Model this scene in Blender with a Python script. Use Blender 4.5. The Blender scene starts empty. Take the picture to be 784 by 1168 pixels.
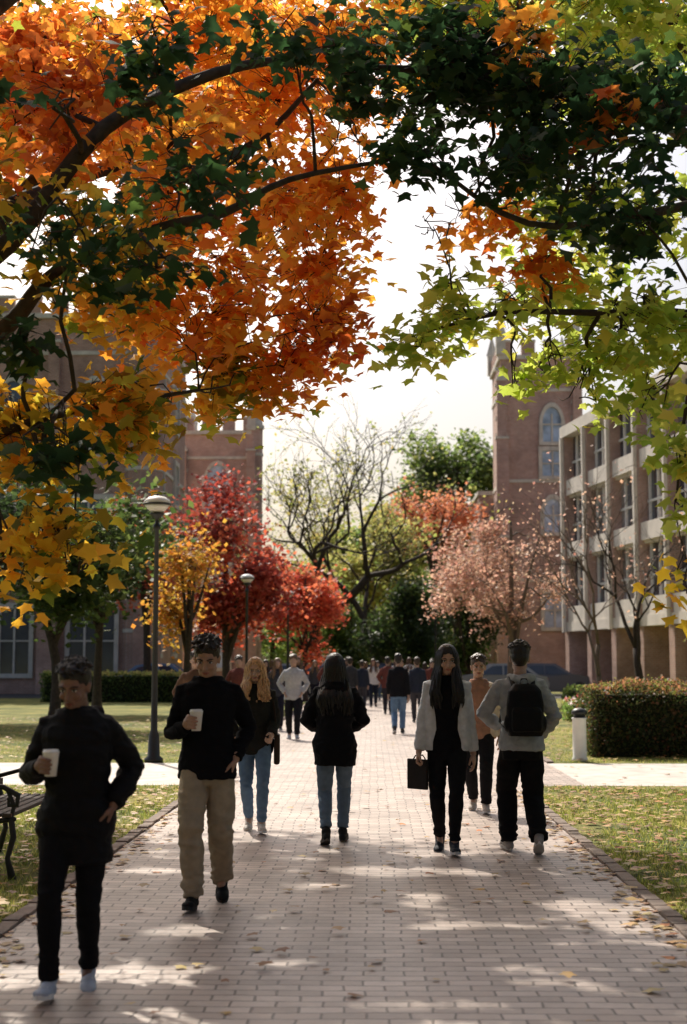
import bpy, math, random
import numpy as np
from mathutils import Vector, Matrix, noise
random.seed(7); rng=np.random.default_rng(11)
R=math.radians
scene=bpy.context.scene
SUN_AZ=R(-22); SUN_EL=R(46)
def link(o,parent=None):
    scene.collection.objects.link(o)
    if parent is not None: o.parent=parent
    return o
def empty(name,loc=(0,0,0),rz=0,s=1):
    e=bpy.data.objects.new(name,None); e.empty_display_size=0.2
    link(e); e.location=loc; e.rotation_euler=(0,0,rz); e.scale=(s,s,s); return e

# ------------------------------------------------------------------ materials
def nt(name):
    m=bpy.data.materials.new(name); m.use_nodes=True
    n=m.node_tree.nodes; l=m.node_tree.links
    return m,n,l,n['Principled BSDF']
def setspec(p,v):
    if 'Specular IOR Level' in p.inputs: p.inputs['Specular IOR Level'].default_value=v
def plain(name,col,rough=0.7,var=0.15,scale=8.0,bump=0.0,bscale=60,metal=0,spec=0.4):
    m,n,l,p=nt(name)
    tc=n.new('ShaderNodeTexCoord'); no=n.new('ShaderNodeTexNoise'); no.inputs['Scale'].default_value=scale; no.inputs['Detail'].default_value=5
    l.new(tc.outputs['Object'],no.inputs['Vector'])
    r=n.new('ShaderNodeValToRGB'); e=r.color_ramp.elements
    e[0].position=.3; e[1].position=.7
    e[0].color=(*[max(0,c*(1-var)) for c in col],1); e[1].color=(*[min(1,c*(1+var)) for c in col],1)
    l.new(no.outputs['Fac'],r.inputs['Fac']); l.new(r.outputs['Color'],p.inputs['Base Color'])
    p.inputs['Roughness'].default_value=rough; p.inputs['Metallic'].default_value=metal; setspec(p,spec)
    if bump>0:
        n2=n.new('ShaderNodeTexNoise'); n2.inputs['Scale'].default_value=bscale; n2.inputs['Detail'].default_value=4
        l.new(tc.outputs['Object'],n2.inputs['Vector'])
        b=n.new('ShaderNodeBump'); b.inputs['Strength'].default_value=bump; b.inputs['Distance'].default_value=.01
        l.new(n2.outputs['Fac'],b.inputs['Height']); l.new(b.outputs['Normal'],p.inputs['Normal'])
    return m
def leafmat(name,trans=0.5,boost=1.6):
    m,n,l,p=nt(name)
    a=n.new('ShaderNodeAttribute'); a.attribute_name='Col'
    l.new(a.outputs['Color'],p.inputs['Base Color']); p.inputs['Roughness'].default_value=.5; setspec(p,.35)
    t=n.new('ShaderNodeBsdfTranslucent')
    mx=n.new('ShaderNodeVectorMath'); mx.operation='SCALE'; mx.inputs['Scale'].default_value=boost
    l.new(a.outputs['Color'],mx.inputs[0]); l.new(mx.outputs[0],t.inputs['Color'])
    ms=n.new('ShaderNodeMixShader'); ms.inputs[0].default_value=trans
    l.new(p.outputs[0],ms.inputs[1]); l.new(t.outputs[0],ms.inputs[2]); l.new(ms.outputs[0],n['Material Output'].inputs['Surface'])
    return m
def brickmat(name,c1,c2,mortar,bw,bh,ms=.01,floor=False,bump=.4,var=.35,rough=.85):
    m,n,l,p=nt(name)
    tc=n.new('ShaderNodeTexCoord')
    if floor: vec=tc.outputs['Object']
    else:
        s=n.new('ShaderNodeSeparateXYZ'); c=n.new('ShaderNodeCombineXYZ'); ad=n.new('ShaderNodeMath')
        l.new(tc.outputs['Object'],s.inputs[0]); l.new(s.outputs['X'],ad.inputs[0]); l.new(s.outputs['Y'],ad.inputs[1])
        l.new(ad.outputs[0],c.inputs['X']); l.new(s.outputs['Z'],c.inputs['Y']); vec=c.outputs[0]
    b=n.new('ShaderNodeTexBrick'); b.inputs['Scale'].default_value=1
    b.inputs['Brick Width'].default_value=bw; b.inputs['Row Height'].default_value=bh; b.inputs['Mortar Size'].default_value=ms
    b.inputs['Mortar Smooth'].default_value=.3
    b.inputs['Color1'].default_value=(*c1,1); b.inputs['Color2'].default_value=(*c2,1); b.inputs['Mortar'].default_value=(*mortar,1)
    if floor:
        nw=n.new('ShaderNodeTexNoise'); nw.inputs['Scale'].default_value=1.3
        vs=n.new('ShaderNodeVectorMath'); vs.operation='SCALE'; vs.inputs['Scale'].default_value=.07
        va=n.new('ShaderNodeVectorMath'); va.operation='ADD'
        l.new(vec,nw.inputs['Vector']); l.new(nw.outputs['Color'],vs.inputs[0]); l.new(vs.outputs[0],va.inputs[0]); l.new(vec,va.inputs[1])
        nw2=n.new('ShaderNodeTexNoise'); nw2.inputs['Scale'].default_value=14
        vs2=n.new('ShaderNodeVectorMath'); vs2.operation='SCALE'; vs2.inputs['Scale'].default_value=.014
        va2=n.new('ShaderNodeVectorMath'); va2.operation='ADD'
        l.new(vec,nw2.inputs['Vector']); l.new(nw2.outputs['Color'],vs2.inputs[0]); l.new(vs2.outputs[0],va2.inputs[0]); l.new(va.outputs[0],va2.inputs[1]); vec2=va2.outputs[0]
    else: vec2=vec
    l.new(vec2,b.inputs['Vector'])
    no=n.new('ShaderNodeTexNoise'); no.inputs['Scale'].default_value=1.1 if floor else .6; no.inputs['Detail'].default_value=9; no.inputs['Roughness'].default_value=.75
    l.new(vec,no.inputs['Vector'])
    mr=n.new('ShaderNodeMapRange'); mr.inputs[1].default_value=.3; mr.inputs[2].default_value=.7; mr.inputs[3].default_value=1-var; mr.inputs[4].default_value=1+var
    l.new(no.outputs['Fac'],mr.inputs[0])
    vm=n.new('ShaderNodeVectorMath'); vm.operation='SCALE'; l.new(b.outputs['Color'],vm.inputs[0]); l.new(mr.outputs[0],vm.inputs['Scale'])
    l.new(vm.outputs[0],p.inputs['Base Color']); p.inputs['Roughness'].default_value=rough
    inv=n.new('ShaderNodeMath'); inv.operation='SUBTRACT'; inv.inputs[0].default_value=1; l.new(b.outputs['Fac'],inv.inputs[1])
    n3=n.new('ShaderNodeTexNoise'); n3.inputs['Scale'].default_value=30; l.new(vec,n3.inputs['Vector'])
    ad2=n.new('ShaderNodeMath'); ad2.operation='MULTIPLY_ADD'; ad2.inputs[1].default_value=.5; l.new(n3.outputs['Fac'],ad2.inputs[0]); l.new(inv.outputs[0],ad2.inputs[2])
    bp=n.new('ShaderNodeBump'); bp.inputs['Strength'].default_value=bump; bp.inputs['Distance'].default_value=.01
    l.new(ad2.outputs[0],bp.inputs['Height']); l.new(bp.outputs['Normal'],p.inputs['Normal'])
    return m

M={}
M['bark']=plain('bark',(.05,.037,.028),.9,.4,14,.8,40)
M['barklight']=plain('bark_grey',(.16,.12,.09),.9,.3,10,.6,30)
M['leaf']=leafmat('maple_leaves',.6,1.9)
M['farleaf']=leafmat('distant_leaves',.52,1.7)
M['litter']=leafmat('leaf_litter',.1,1.0)
M['grassblade']=leafmat('grass_blades',.5,1.6)
M['stone']=plain('limestone',(.60,.56,.49),.85,.15,3,.3,20)
M['cream']=plain('cream_concrete',(.76,.70,.62),.85,.12,1.5,.2,20)
M['glass']=plain('window_glass',(.05,.06,.08),.12,.3,.7,spec=.8)
M['glassmix']=plain('window_glass_with_blinds',(.3,.28,.26),.15,.8,.45,spec=.9)
M['glasspale']=plain('pale_window_glass',(.36,.46,.6),.2,.5,1.2,spec=.7)  # panes tinted pale blue
M['dark']=plain('dark_metal',(.012,.013,.013),.45,.2,10,spec=.5)
M['white']=plain('white_paint',(.78,.77,.73),.5,.06,8)
M['concrete']=plain('concrete',(.55,.51,.46),.75,.2,3,.4,60)
M['kerb']=plain('kerb_brick',(.22,.17,.14),.85,.3,5,.5,50)
M['asphalt']=plain('asphalt',(.06,.06,.06),.9,.2,3,.4,80)
M['wood']=plain('bench_wood',(.06,.04,.03),.7,.3,12,.3,50)
M['wallL']=brickmat('brick_wall_red',(.36,.19,.14),(.45,.26,.19),(.42,.36,.32),.24,.08,.012)
M['wallR']=brickmat('brick_wall_pink',(.44,.25,.195),(.5,.31,.25),(.47,.4,.36),.24,.08,.012)
M['pave']=brickmat('brick_pavers',(.36,.285,.24),(.55,.455,.395),(.15,.12,.10),.205,.11,.007,True,.7,.30,.45)

# ------------------------------------------------------------------ mesh helpers
class B:
    def __init__(s): s.v=[]; s.f=[]
    def add(s,v,f):
        o=len(s.v); s.v.extend([tuple(x) for x in v]); s.f.extend([tuple(i+o for i in q) for q in f])
    def box(s,x0,x1,y0,y1,z0,z1,T=None):
        v=[(x0,y0,z0),(x1,y0,z0),(x1,y1,z0),(x0,y1,z0),(x0,y0,z1),(x1,y0,z1),(x1,y1,z1),(x0,y1,z1)]
        if T is not None: v=[T@Vector(p) for p in v]
        s.add(v,[(0,3,2,1),(4,5,6,7),(0,1,5,4),(1,2,6,5),(2,3,7,6),(3,0,4,7)])
    def lathe(s,prof,c=(0,0,0),n=20,cap=True):
        v=[];f=[]
        for r,z in prof:
            for i in range(n):
                a=2*math.pi*i/n; v.append((c[0]+r*math.cos(a),c[1]+r*math.sin(a),c[2]+z))
        for k in range(len(prof)-1):
            for i in range(n):
                j=(i+1)%n; f.append((k*n+i,k*n+j,(k+1)*n+j,(k+1)*n+i))
        if cap:
            f.append(tuple(range(n-1,-1,-1))); f.append(tuple((len(prof)-1)*n+i for i in range(n)))
        s.add(v,f)
    def tube(s,pts,rads,n=10,rnd=True,sq=1.0,up=None):
        P=[Vector(p) for p in pts]; Rr=list(rads)
        if rnd:
            d0=(P[0]-P[1]).normalized(); d1=(P[-1]-P[-2]).normalized(); r0=Rr[0]; r1=Rr[-1]
            P=[P[0]+d0*r0*.95,P[0]+d0*r0*.6]+P+[P[-1]+d1*r1*.6,P[-1]+d1*r1*.95]
            Rr=[r0*.3,r0*.8]+Rr+[r1*.8,r1*.3]
        v=[];f=[]; ref=None
        for i,p in enumerate(P):
            t=(P[min(i+1,len(P)-1)]-P[max(i-1,0)])
            if t.length<1e-9: t=Vector((0,0,1))
            t.normalize()
            if ref is None:
                a=Vector(up) if up is not None else (Vector((1,0,0)) if abs(t.x)<.8 else Vector((0,1,0)))
            else: a=ref
            u=(a-t*a.dot(t)).normalized(); w=t.cross(u); ref=u
            for k in range(n):
                an=2*math.pi*k/n; v.append(p+u*(Rr[i]*math.cos(an))+w*(Rr[i]*sq*math.sin(an)))
        m=len(P)
        for i in range(m-1):
            for k in range(n):
                j=(k+1)%n; f.append((i*n+k,i*n+j,(i+1)*n+j,(i+1)*n+k))
        f.append(tuple(range(n-1,-1,-1))); f.append(tuple((m-1)*n+k for k in range(n)))
        s.add(v,f)
    def loft(s,secs,n=20,p=2.3):
        v=[];f=[]
        for (cx,cy,z,rx,ry) in secs:
            for k in range(n):
                a=2*math.pi*k/n; ca,sa=math.cos(a),math.sin(a)
                v.append((cx+rx*math.copysign(abs(ca)**(2/p),ca),cy+ry*math.copysign(abs(sa)**(2/p),sa),z))
        m=len(secs)
        for i in range(m-1):
            for k in range(n):
                j=(k+1)%n; f.append((i*n+k,i*n+j,(i+1)*n+j,(i+1)*n+k))
        f.append(tuple(range(n-1,-1,-1))); f.append(tuple((m-1)*n+k for k in range(n)))
        s.add(v,f)
    def ell(s,c,r,T=None,nu=14,nv=9):
        v=[];f=[]
        for i in range(nv+1):
            th=math.pi*(i+.001 if i==0 else i-.001 if i==nv else i)/nv
            for k in range(nu):
                a=2*math.pi*k/nu
                q=Vector((c[0]+r[0]*math.sin(th)*math.cos(a),c[1]+r[1]*math.sin(th)*math.sin(a),c[2]-r[2]*math.cos(th)))
                v.append(T@q if T is not None else q)
        for i in range(nv):
            for k in range(nu):
                j=(k+1)%nu; f.append((i*nu+k,i*nu+j,(i+1)*nu+j,(i+1)*nu+k))
        f.append(tuple(range(nu-1,-1,-1))); f.append(tuple(nv*nu+k for k in range(nu)))
        s.add(v,f)
    def xform(s,T,start=0):
        for i in range(start,len(s.v)): s.v[i]=tuple(T@Vector(s.v[i]))
def mk(name,b,mat,parent=None,smooth=False,bevel=0):
    me=bpy.data.meshes.new(name); me.from_pydata(b.v,[],b.f); me.materials.append(mat)
    if smooth: me.polygons.foreach_set('use_smooth',[True]*len(me.polygons))
    o=bpy.data.objects.new(name,me); link(o,parent)
    if bevel>0:
        md=o.modifiers.new('b','BEVEL'); md.width=bevel; md.segments=2; md.limit_method='ANGLE'
    return o
def remesh(name,b,mat,parent,voxel=.008,smooth=3,disp=None):
    me=bpy.data.meshes.new(name); me.from_pydata(b.v,[],b.f)
    o=bpy.data.objects.new(name,me); link(o)
    md=o.modifiers.new('r','REMESH'); md.mode='VOXEL'; md.voxel_size=voxel; md.adaptivity=0
    if smooth:
        ms=o.modifiers.new('s','SMOOTH'); ms.iterations=smooth; ms.factor=.5
    dg=bpy.context.evaluated_depsgraph_get(); dg.update()
    m2=bpy.data.meshes.new_from_object(o.evaluated_get(dg))
    bpy.data.objects.remove(o)
    if disp is not None:
        nv=len(m2.vertices); co=np.empty(nv*3); m2.vertices.foreach_get('co',co); co=co.reshape(-1,3)
        no=np.empty(nv*3); m2.vertex_normals.foreach_get('vector',no); no=no.reshape(-1,3)
        d=np.array([disp(c) for c in co]); co=co+no*d[:,None]; m2.vertices.foreach_set('co',co.ravel())
    m2.materials.clear(); m2.materials.append(mat)
    m2.polygons.foreach_set('use_smooth',[True]*len(m2.polygons)); m2.update()
    m2.name=name
    o=bpy.data.objects.new(name,m2); link(o,parent); return o

# ---- leaves
MAPLE=np.array([(0,0),(.3,-.1),(.3,.13),(.6,.36),(.27,.48),(0,.98),(-.27,.48),(-.6,.36),(-.3,.13),(-.3,-.1)])
MF=[(0,1,2,3,4,5),(0,5,6,7,8,9)]
RH=np.array([(0,-.1),(.38,.35),(0,.9),(-.38,.35)]); RF=[(0,1,2,3)]
def leaves(name,cen,size,cols,mat,parent=None,tmpl='maple',upk=.9,flat=False,fold=.25,seed=1):
    rg=np.random.default_rng(seed)
    cen=np.asarray(cen,float); N=len(cen)
    T,F=(MAPLE,MF) if tmpl=='maple' else (RH,RF)
    nn=rg.normal(size=(N,3)); nn/=np.linalg.norm(nn,axis=1)[:,None]
    nn=nn*(.12 if flat else .75)+np.array([0,0,upk]); nn/=np.linalg.norm(nn,axis=1)[:,None]
    t=rg.normal(size=(N,3));
    if not flat: t[:,2]-=.9
    t-=nn*(t*nn).sum(1)[:,None]; t/=np.linalg.norm(t,axis=1)[:,None]+1e-9
    s=np.cross(t,nn)
    k=len(T); X=T[:,0][None,:,None]; Y=(T[:,1]-.4)[None,:,None]
    fo=(fold*rg.uniform(.2,2.2,N))[:,None,None]
    Z=-np.abs(X)*fo-(T[:,1]**2)[None,:,None]*fo*.6
    wx=rg.uniform(.8,1.15,N)[:,None,None]
    V=cen[:,None,:]+size[:,None,None]*(X*wx*s[:,None,:]+Y*t[:,None,:]+Z*nn[:,None,:])
    V=V.reshape(-1,3)
    base=(np.arange(N)*k)
    loops=np.concatenate([np.stack([base+i for i in f],1) for f in F],1).ravel()
    lens=[len(f) for f in F]; L=sum(lens)
    starts=(np.arange(N)[:,None]*L+np.array([sum(lens[:i]) for i in range(len(lens))])[None,:]).ravel()
    me=bpy.data.meshes.new(name); me.vertices.add(len(V)); me.vertices.foreach_set('co',V.ravel())
    me.loops.add(len(loops)); me.loops.foreach_set('vertex_index',loops.astype(np.int32))
    me.polygons.add(len(starts)); me.polygons.foreach_set('loop_start',starts.astype(np.int32))
    me.update(calc_edges=True)
    ca=me.attributes.new('Col','FLOAT_COLOR','POINT')
    c=np.ones((N,k,4)); c[:,:,:3]=np.asarray(cols)[:,None,:]; ca.data.foreach_set('color',c.ravel())
    me.materials.append(mat); me.validate()
    o=bpy.data.objects.new(name,me); link(o,parent); return o

PAL={
 'orange':[((.60,.22,.03),5),((.66,.33,.04),4),((.48,.12,.022),2),((.62,.42,.05),2)],
 'redor':[((.52,.14,.025),4),((.58,.22,.03),4),((.36,.07,.02),2)],
 'mix':[((.60,.25,.03),4),((.64,.43,.05),5),((.07,.12,.018),3),((.25,.3,.035),2)],
 'yellow':[((.68,.46,.04),5),((.64,.34,.035),3),((.24,.29,.035),2),((.05,.09,.015),1.5)],
 'shadegreen':[((.018,.042,.016),6),((.028,.06,.018),3),((.10,.15,.02),.5)],  # shaded near leaves: the shade is put into this dark colour
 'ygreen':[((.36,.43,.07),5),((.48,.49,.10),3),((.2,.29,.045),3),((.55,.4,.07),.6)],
 'topmix':[((.3,.3,.04),3),((.05,.09,.015),3),((.5,.17,.025),3)],
 'red':[((.32,.055,.04),4),((.40,.10,.06),3),((.2,.03,.022),3)],
 'bred':[((.52,.12,.06),4),((.56,.2,.09),3),((.40,.06,.035),2)],
 'fgreen':[((.07,.11,.03),4),((.12,.16,.04),3),((.045,.075,.02),3)],
 'dkgreen':[((.03,.05,.02),4),((.05,.08,.025),3)],
 'olive':[((.36,.35,.11),4),((.24,.27,.07),3),((.46,.38,.13),2)],  # far foliage tones brightened in colour to stand in for haze
 'mgreen':[((.20,.27,.07),4),((.12,.19,.05),3),((.31,.34,.09),2)],
 'russet':[((.44,.27,.2),4),((.36,.19,.14),3),((.5,.34,.24),2)],
 'brownor':[((.52,.23,.12),4),((.46,.17,.09),3)],
 'yo':[((.5,.26,.04),4),((.33,.26,.04),3),((.45,.15,.03),2)],
 'litter':[((.42,.26,.09),4),((.5,.34,.12),3),((.28,.13,.05),3),((.5,.18,.04),1)],
}
def pal(name,n,rg,jit=.2):
    P=PAL[name]; w=np.array([p[1] for p in P],float); w/=w.sum()
    idx=rg.choice(len(P),size=n,p=w); c=np.array([p[0] for p in P])[idx]
    return np.clip(c*rg.uniform(1-jit,1+jit,(n,1))*rg.uniform(.92,1.08,(n,3)),0,1)
def wobble(p0,p1,k,amp,rg):
    p0=np.array(p0,float); p1=np.array(p1,float); L=np.linalg.norm(p1-p0)
    out=[p0]
    for i in range(1,k):
        t=i/k; out.append(p0+(p1-p0)*t+rg.normal(size=3)*amp*L+np.array([0,0,.06*L*math.sin(math.pi*t)]))
    out.append(p1); return out
def smoothpath(P,sub=4):
    P=[np.array(p,float) for p in P]; out=[]
    for i in range(len(P)-1):
        a=P[max(i-1,0)];b=P[i];c=P[i+1];d=P[min(i+2,len(P)-1)]
        for k in range(sub):
            t=k/sub; out.append(.5*((2*b)+(-a+c)*t+(2*a-5*b+4*c-d)*t*t+(-a+3*b-3*c+d)*t**3))
    out.append(P[-1]); return out
# canopy leaves cut away to put sun on these chosen ground patches (metres)
SUN_PATCHES=[(-.85,8.5,.42,.24),(.05,6.7,.5,.15),(.9,7.5,.4,.14),(1.5,9.4,.5,.3),(.6,10.9,.95,.26),(-.45,10.2,.4,.2),(-1.7,7.3,.35,.2),(-1.5,10.9,.5,.25),(.5,8.7,.35,.16),(-.5,5.9,.3,.12),(1.9,6.6,.5,.22),
      (2.6,8.2,.6,.35),(3.2,10.5,.9,.5),(2.7,12.5,.8,.4),(-2.7,9.2,.6,.4),(-3.3,11.6,.9,.5),(-3.4,8,.6,.4),(2.6,6.4,.5,.3),(.1,11.9,1.2,.25)]
def sunopen(C):
    k=1/math.tan(SUN_EL); gx=C[:,0]-math.sin(SUN_AZ)*k*C[:,2]; gy=C[:,1]-math.cos(SUN_AZ)*k*C[:,2]
    m=np.zeros(len(C),bool)
    wob=np.array([noise.noise(Vector((a*2.1,b*2.1,7.7))) for a,b in zip(gx,gy)])
    for (x,y,rx,ry) in SUN_PATCHES: m|=(((gx-x)/rx)**2+((gy-y)/ry)**2)<(1+1.6*wob)
    n2=np.array([noise.noise(Vector((a*1.5,b*3.0,1.3))) for a,b in zip(gx,gy)])
    m|=(n2>.34)&(gy>3)
    return m
def tree(name,limbs,lobes,leafsize,seed,tmpl='maple',leafm='leaf',bark='bark',per=9,spread=.1,gap=-.18,gfreq=1.3,twigr=.005,terts=6,secr=.03,opening=False):
    """limbs: [(points,r0,r1)], lobes: [(x,y,z,rx,ry,rz,palette,n)]"""
    rg=np.random.default_rng(seed); e=empty(name); b=B(); LP=[];LR=[]
    for pts,r0,r1 in limbs:
        sp=smoothpath(pts,4); n=len(sp)
        rr=[r0+(r1-r0)*(i/(n-1)) for i in range(n)]
        if pts[0][2]<=.01: rr[0]*=1.5; rr[1]*=1.12
        b.tube(sp,rr,9 if tmpl=='maple' else 7,True); LP+=sp; LR+=rr
    LPa=np.array(LP); LRa=np.array(LR)
    C=[];K=[];tb=B()
    for (x,y,z,rx,ry,rz,pn,n) in lobes:
        c=np.array([x,y,z]); r=np.array([rx,ry,rz])
        d=np.linalg.norm(LPa-c,axis=1); i=int(d.argmin())
        rs=min(LRa[i]*.7,secr); sec=wobble(LPa[i],c,4,.06,rg); sec=smoothpath(sec,2)
        b.tube(sec,list(np.linspace(rs,rs*.4,len(sec))),6,False)
        net=list(sec[len(sec)//2:])
        for _ in range(terts):
            q=rg.normal(size=3); q/=np.linalg.norm(q); q=c+q*r*rg.uniform(.5,.85)
            s0=net[rg.integers(0,len(net))]; te=wobble(s0,q,3,.08,rg)
            b.tube(te,list(np.linspace(rs*.4,twigr,len(te))),5,False); net+=te[1:]
        na=np.array(net); tips=max(3,n//per); cnt=0; tries=0
        tc=pal(pn,tips,rg,.1)
        while cnt<tips and tries<tips*6:
            tries+=1
            q=rg.normal(size=3); q/=np.linalg.norm(q); q=c+q*r*(rg.uniform(.15,1.12)**.5)
            if noise.noise(Vector(q*gfreq))<gap: continue
            j=int(np.linalg.norm(na-q,axis=1).argmin()); s0=na[j]
            mid=(s0+q)/2+rg.normal(size=3)*.03; mid[2]+=.03
            tb.tube([s0,mid,q],[twigr,twigr*.8,twigr*.4],3,False)
            t=rg.uniform(.25,1.15,per)[:,None]; base=s0+(q-s0)*t
            pos=base+rg.normal(size=(per,3))*spread; pos[:,2]-=spread*.5
            C.append(pos)
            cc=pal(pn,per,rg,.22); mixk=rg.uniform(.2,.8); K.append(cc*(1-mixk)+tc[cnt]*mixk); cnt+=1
    b.add(tb.v,tb.f)
    mk('trunk_and_branches',b,M[bark],e,True)
    C=np.concatenate(C); K=np.concatenate(K)
    if opening:
        m=~sunopen(C); C=C[m]; K=K[m]
    leaves('foliage',C,rg.uniform(.6,1.3,len(C))*leafsize,K,M[leafm],e,tmpl,seed=seed)
    return e
def autotree(name,x,y,h,crown_z0,r,palette,n,seed,leafsize=.2,lobn=14,bark='bark',gap=-.12,tr=None,leafm='farleaf',gfreq=.6,lean=0,spread=.28,ry=None,per=12):
    rg=np.random.default_rng(seed); tr=tr or h*.018+.04
    limbs=[]; top=(x+lean,y,crown_z0+(h-crown_z0)*.75)
    limbs.append(([(x,y,0),(x+lean*.15+rg.normal()*.05,y,crown_z0*.6),(x+lean*.5+rg.normal()*.15,y+rg.normal()*.1,crown_z0+(h-crown_z0)*.3),top],tr,tr*.25))
    lobes=[]; ry=ry or r; cz=(crown_z0+h)/2; hz=(h-crown_z0)/2
    for i in range(lobn):
        u=rg.normal(size=3); u/=np.linalg.norm(u); u*=rg.uniform(.35,.8)
        lr=rg.uniform(.3,.48)
        c=(x+lean+u[0]*r,y+u[1]*ry,cz+u[2]*hz)
        lobes.append((*c,r*lr,ry*lr,min(hz*.5,r*lr)*rg.uniform(.8,1.1),palette if isinstance(palette,str) else palette[i%len(palette)],n//lobn))
        if i%2==0: limbs.append(([(x+lean*.3,y,crown_z0*.75+rg.uniform(0,.25)*h),((x+c[0])/2,(y+c[1])/2,(crown_z0+c[2])/2+.2),c],tr*.5,tr*.12))
    return tree(name,limbs,lobes,leafsize,seed,'rh',leafm,bark,per,spread,gap,gfreq,.008,4,tr*.35)
def baretree(name,x,y,h,seed,r0,spread=1.0,bark='bark',depth=6,lean=(0,0),leafp=None,nleaf=0,first=.3,taper=.62,ls=.13):
    rg=np.random.default_rng(seed); e=empty(name); b=B(); tips=[]
    def grow(p,d,L,r,k):
        pts=[p]; q=np.array(p); dd=np.array(d)
        for i in range(4):
            dd=dd+rg.normal(size=3)*.15; dd[2]+=.03; dd/=np.linalg.norm(dd); q=q+dd*L/4; pts.append(q)
        r1=r*(taper+.1)
        b.tube(pts,list(np.linspace(r,r1,5)),7 if k>3 else 4,False)
        if k<=2: tips.extend(pts[2:])
        if k==0: return
        for i in range(2 if rg.random()<.45 else 3):
            a=rg.uniform(.3,.75)*spread; az=rg.uniform(0,2*math.pi)
            u=np.cross(dd,[0.3,.2,1]); u/=np.linalg.norm(u)+1e-9; w=np.cross(dd,u)
            nd=dd*math.cos(a)+(u*math.cos(az)+w*math.sin(az))*math.sin(a)
            s=pts[-1] if i<2 else pts[2+rg.integers(0,2)]
            grow(s,nd,L*rg.uniform(.64,.88),r1*rg.uniform(.62,.9),k-1)
    d=np.array([lean[0],lean[1],1.0]); d/=np.linalg.norm(d)
    grow(np.array([x,y,-.05]),d,h*first,r0,depth)
    mk('trunk_and_branches',b,M[bark],e,True)
    if leafp:
        T=np.array(tips); idx=rg.integers(0,len(T),nleaf)
        P=T[idx]+rg.normal(size=(nleaf,3))*.15
        leaves('foliage',P,rg.uniform(.6,1.2,nleaf)*ls,pal(leafp,nleaf,rg),M['farleaf'],e,'rh',seed=seed)
    return e

# ------------------------------------------------------------------ ground
def sheet(name,x0,x1,y0,y1,z,mat):
    b=B(); b.add([(x0,y0,z),(x1,y0,z),(x1,y1,z),(x0,y1,z)],[(0,1,2,3)]); return mk(name,b,mat)
gm,n,l,p=nt('lawn_ground')
tc=n.new('ShaderNodeTexCoord'); n1=n.new('ShaderNodeTexNoise'); n1.inputs['Scale'].default_value=.6; n1.inputs['Detail'].default_value=9; n1.inputs['Roughness'].default_value=.65
n2=n.new('ShaderNodeTexNoise'); n2.inputs['Scale'].default_value=35; n2.inputs['Detail'].default_value=6
for q in (n1,n2): l.new(tc.outputs['Object'],q.inputs['Vector'])
r1=n.new('ShaderNodeValToRGB'); r1.color_ramp.elements[0].position=.38; r1.color_ramp.elements[1].position=.66
r1.color_ramp.elements[0].color=(.08,.12,.022,1); r1.color_ramp.elements[1].color=(.36,.33,.09,1)
r2=n.new('ShaderNodeValToRGB'); r2.color_ramp.elements[0].color=(.35,.35,.35,1); r2.color_ramp.elements[1].color=(1.5,1.4,1.2,1); r2.color_ramp.elements[0].position=.3; r2.color_ramp.elements[1].position=.7
l.new(n1.outputs['Fac'],r1.inputs[0]); l.new(n2.outputs['Fac'],r2.inputs[0])
mm=n.new('ShaderNodeVectorMath'); mm.operation='MULTIPLY'; l.new(r1.outputs[0],mm.inputs[0]); l.new(r2.outputs[0],mm.inputs[1])
l.new(mm.outputs[0],p.inputs['Base Color']); p.inputs['Roughness'].default_value=.95
bp=n.new('ShaderNodeBump'); bp.inputs['Strength'].default_value=.8; bp.inputs['Distance'].default_value=.03; l.new(n2.outputs['Fac'],bp.inputs['Height']); l.new(bp.outputs[0],p.inputs['Normal'])
sheet('ground',-900,900,-200,1500,0,gm)
PL,PR=-2.12,1.78
sheet('cross_path',-40,40,18.4,22.4,.004,M['concrete'])
b=B()
b.add([(PL,-12,.008),(PR,-12,.008),(PR,17.4,.008),(1.88,17.9,.008),(2.15,18.25,.008),(2.7,18.5,.008),(2.7,62,.008),(-2.4,62,.008),(-2.4,18.6,.008),(PL,18.2,.008)],[tuple(range(10))])
mk('brick_path',b,M['pave'])
sheet('road',-60,60,62,70,.012,M['asphalt'])
b=B(); rk=random.Random(3)
for (xa,xb) in ((PL-.1,PL),(PR,PR+.1)):
    y=-6
    while y<17.4:
        ln=.21; h=.03+rk.uniform(-.008,.008); dx=rk.uniform(-.007,.007)
        b.box(xa+dx,xb+dx,y,y+ln-.008,-.02,h); y+=ln
for (xa,xb) in ((-2.51,-2.4),(2.7,2.81)):
    y=22.45
    while y<61: b.box(xa,xb,y,y+.988,-.02,.035); y+=1
mk('path_kerb',b,M['kerb'],None,False,.006)
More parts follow.
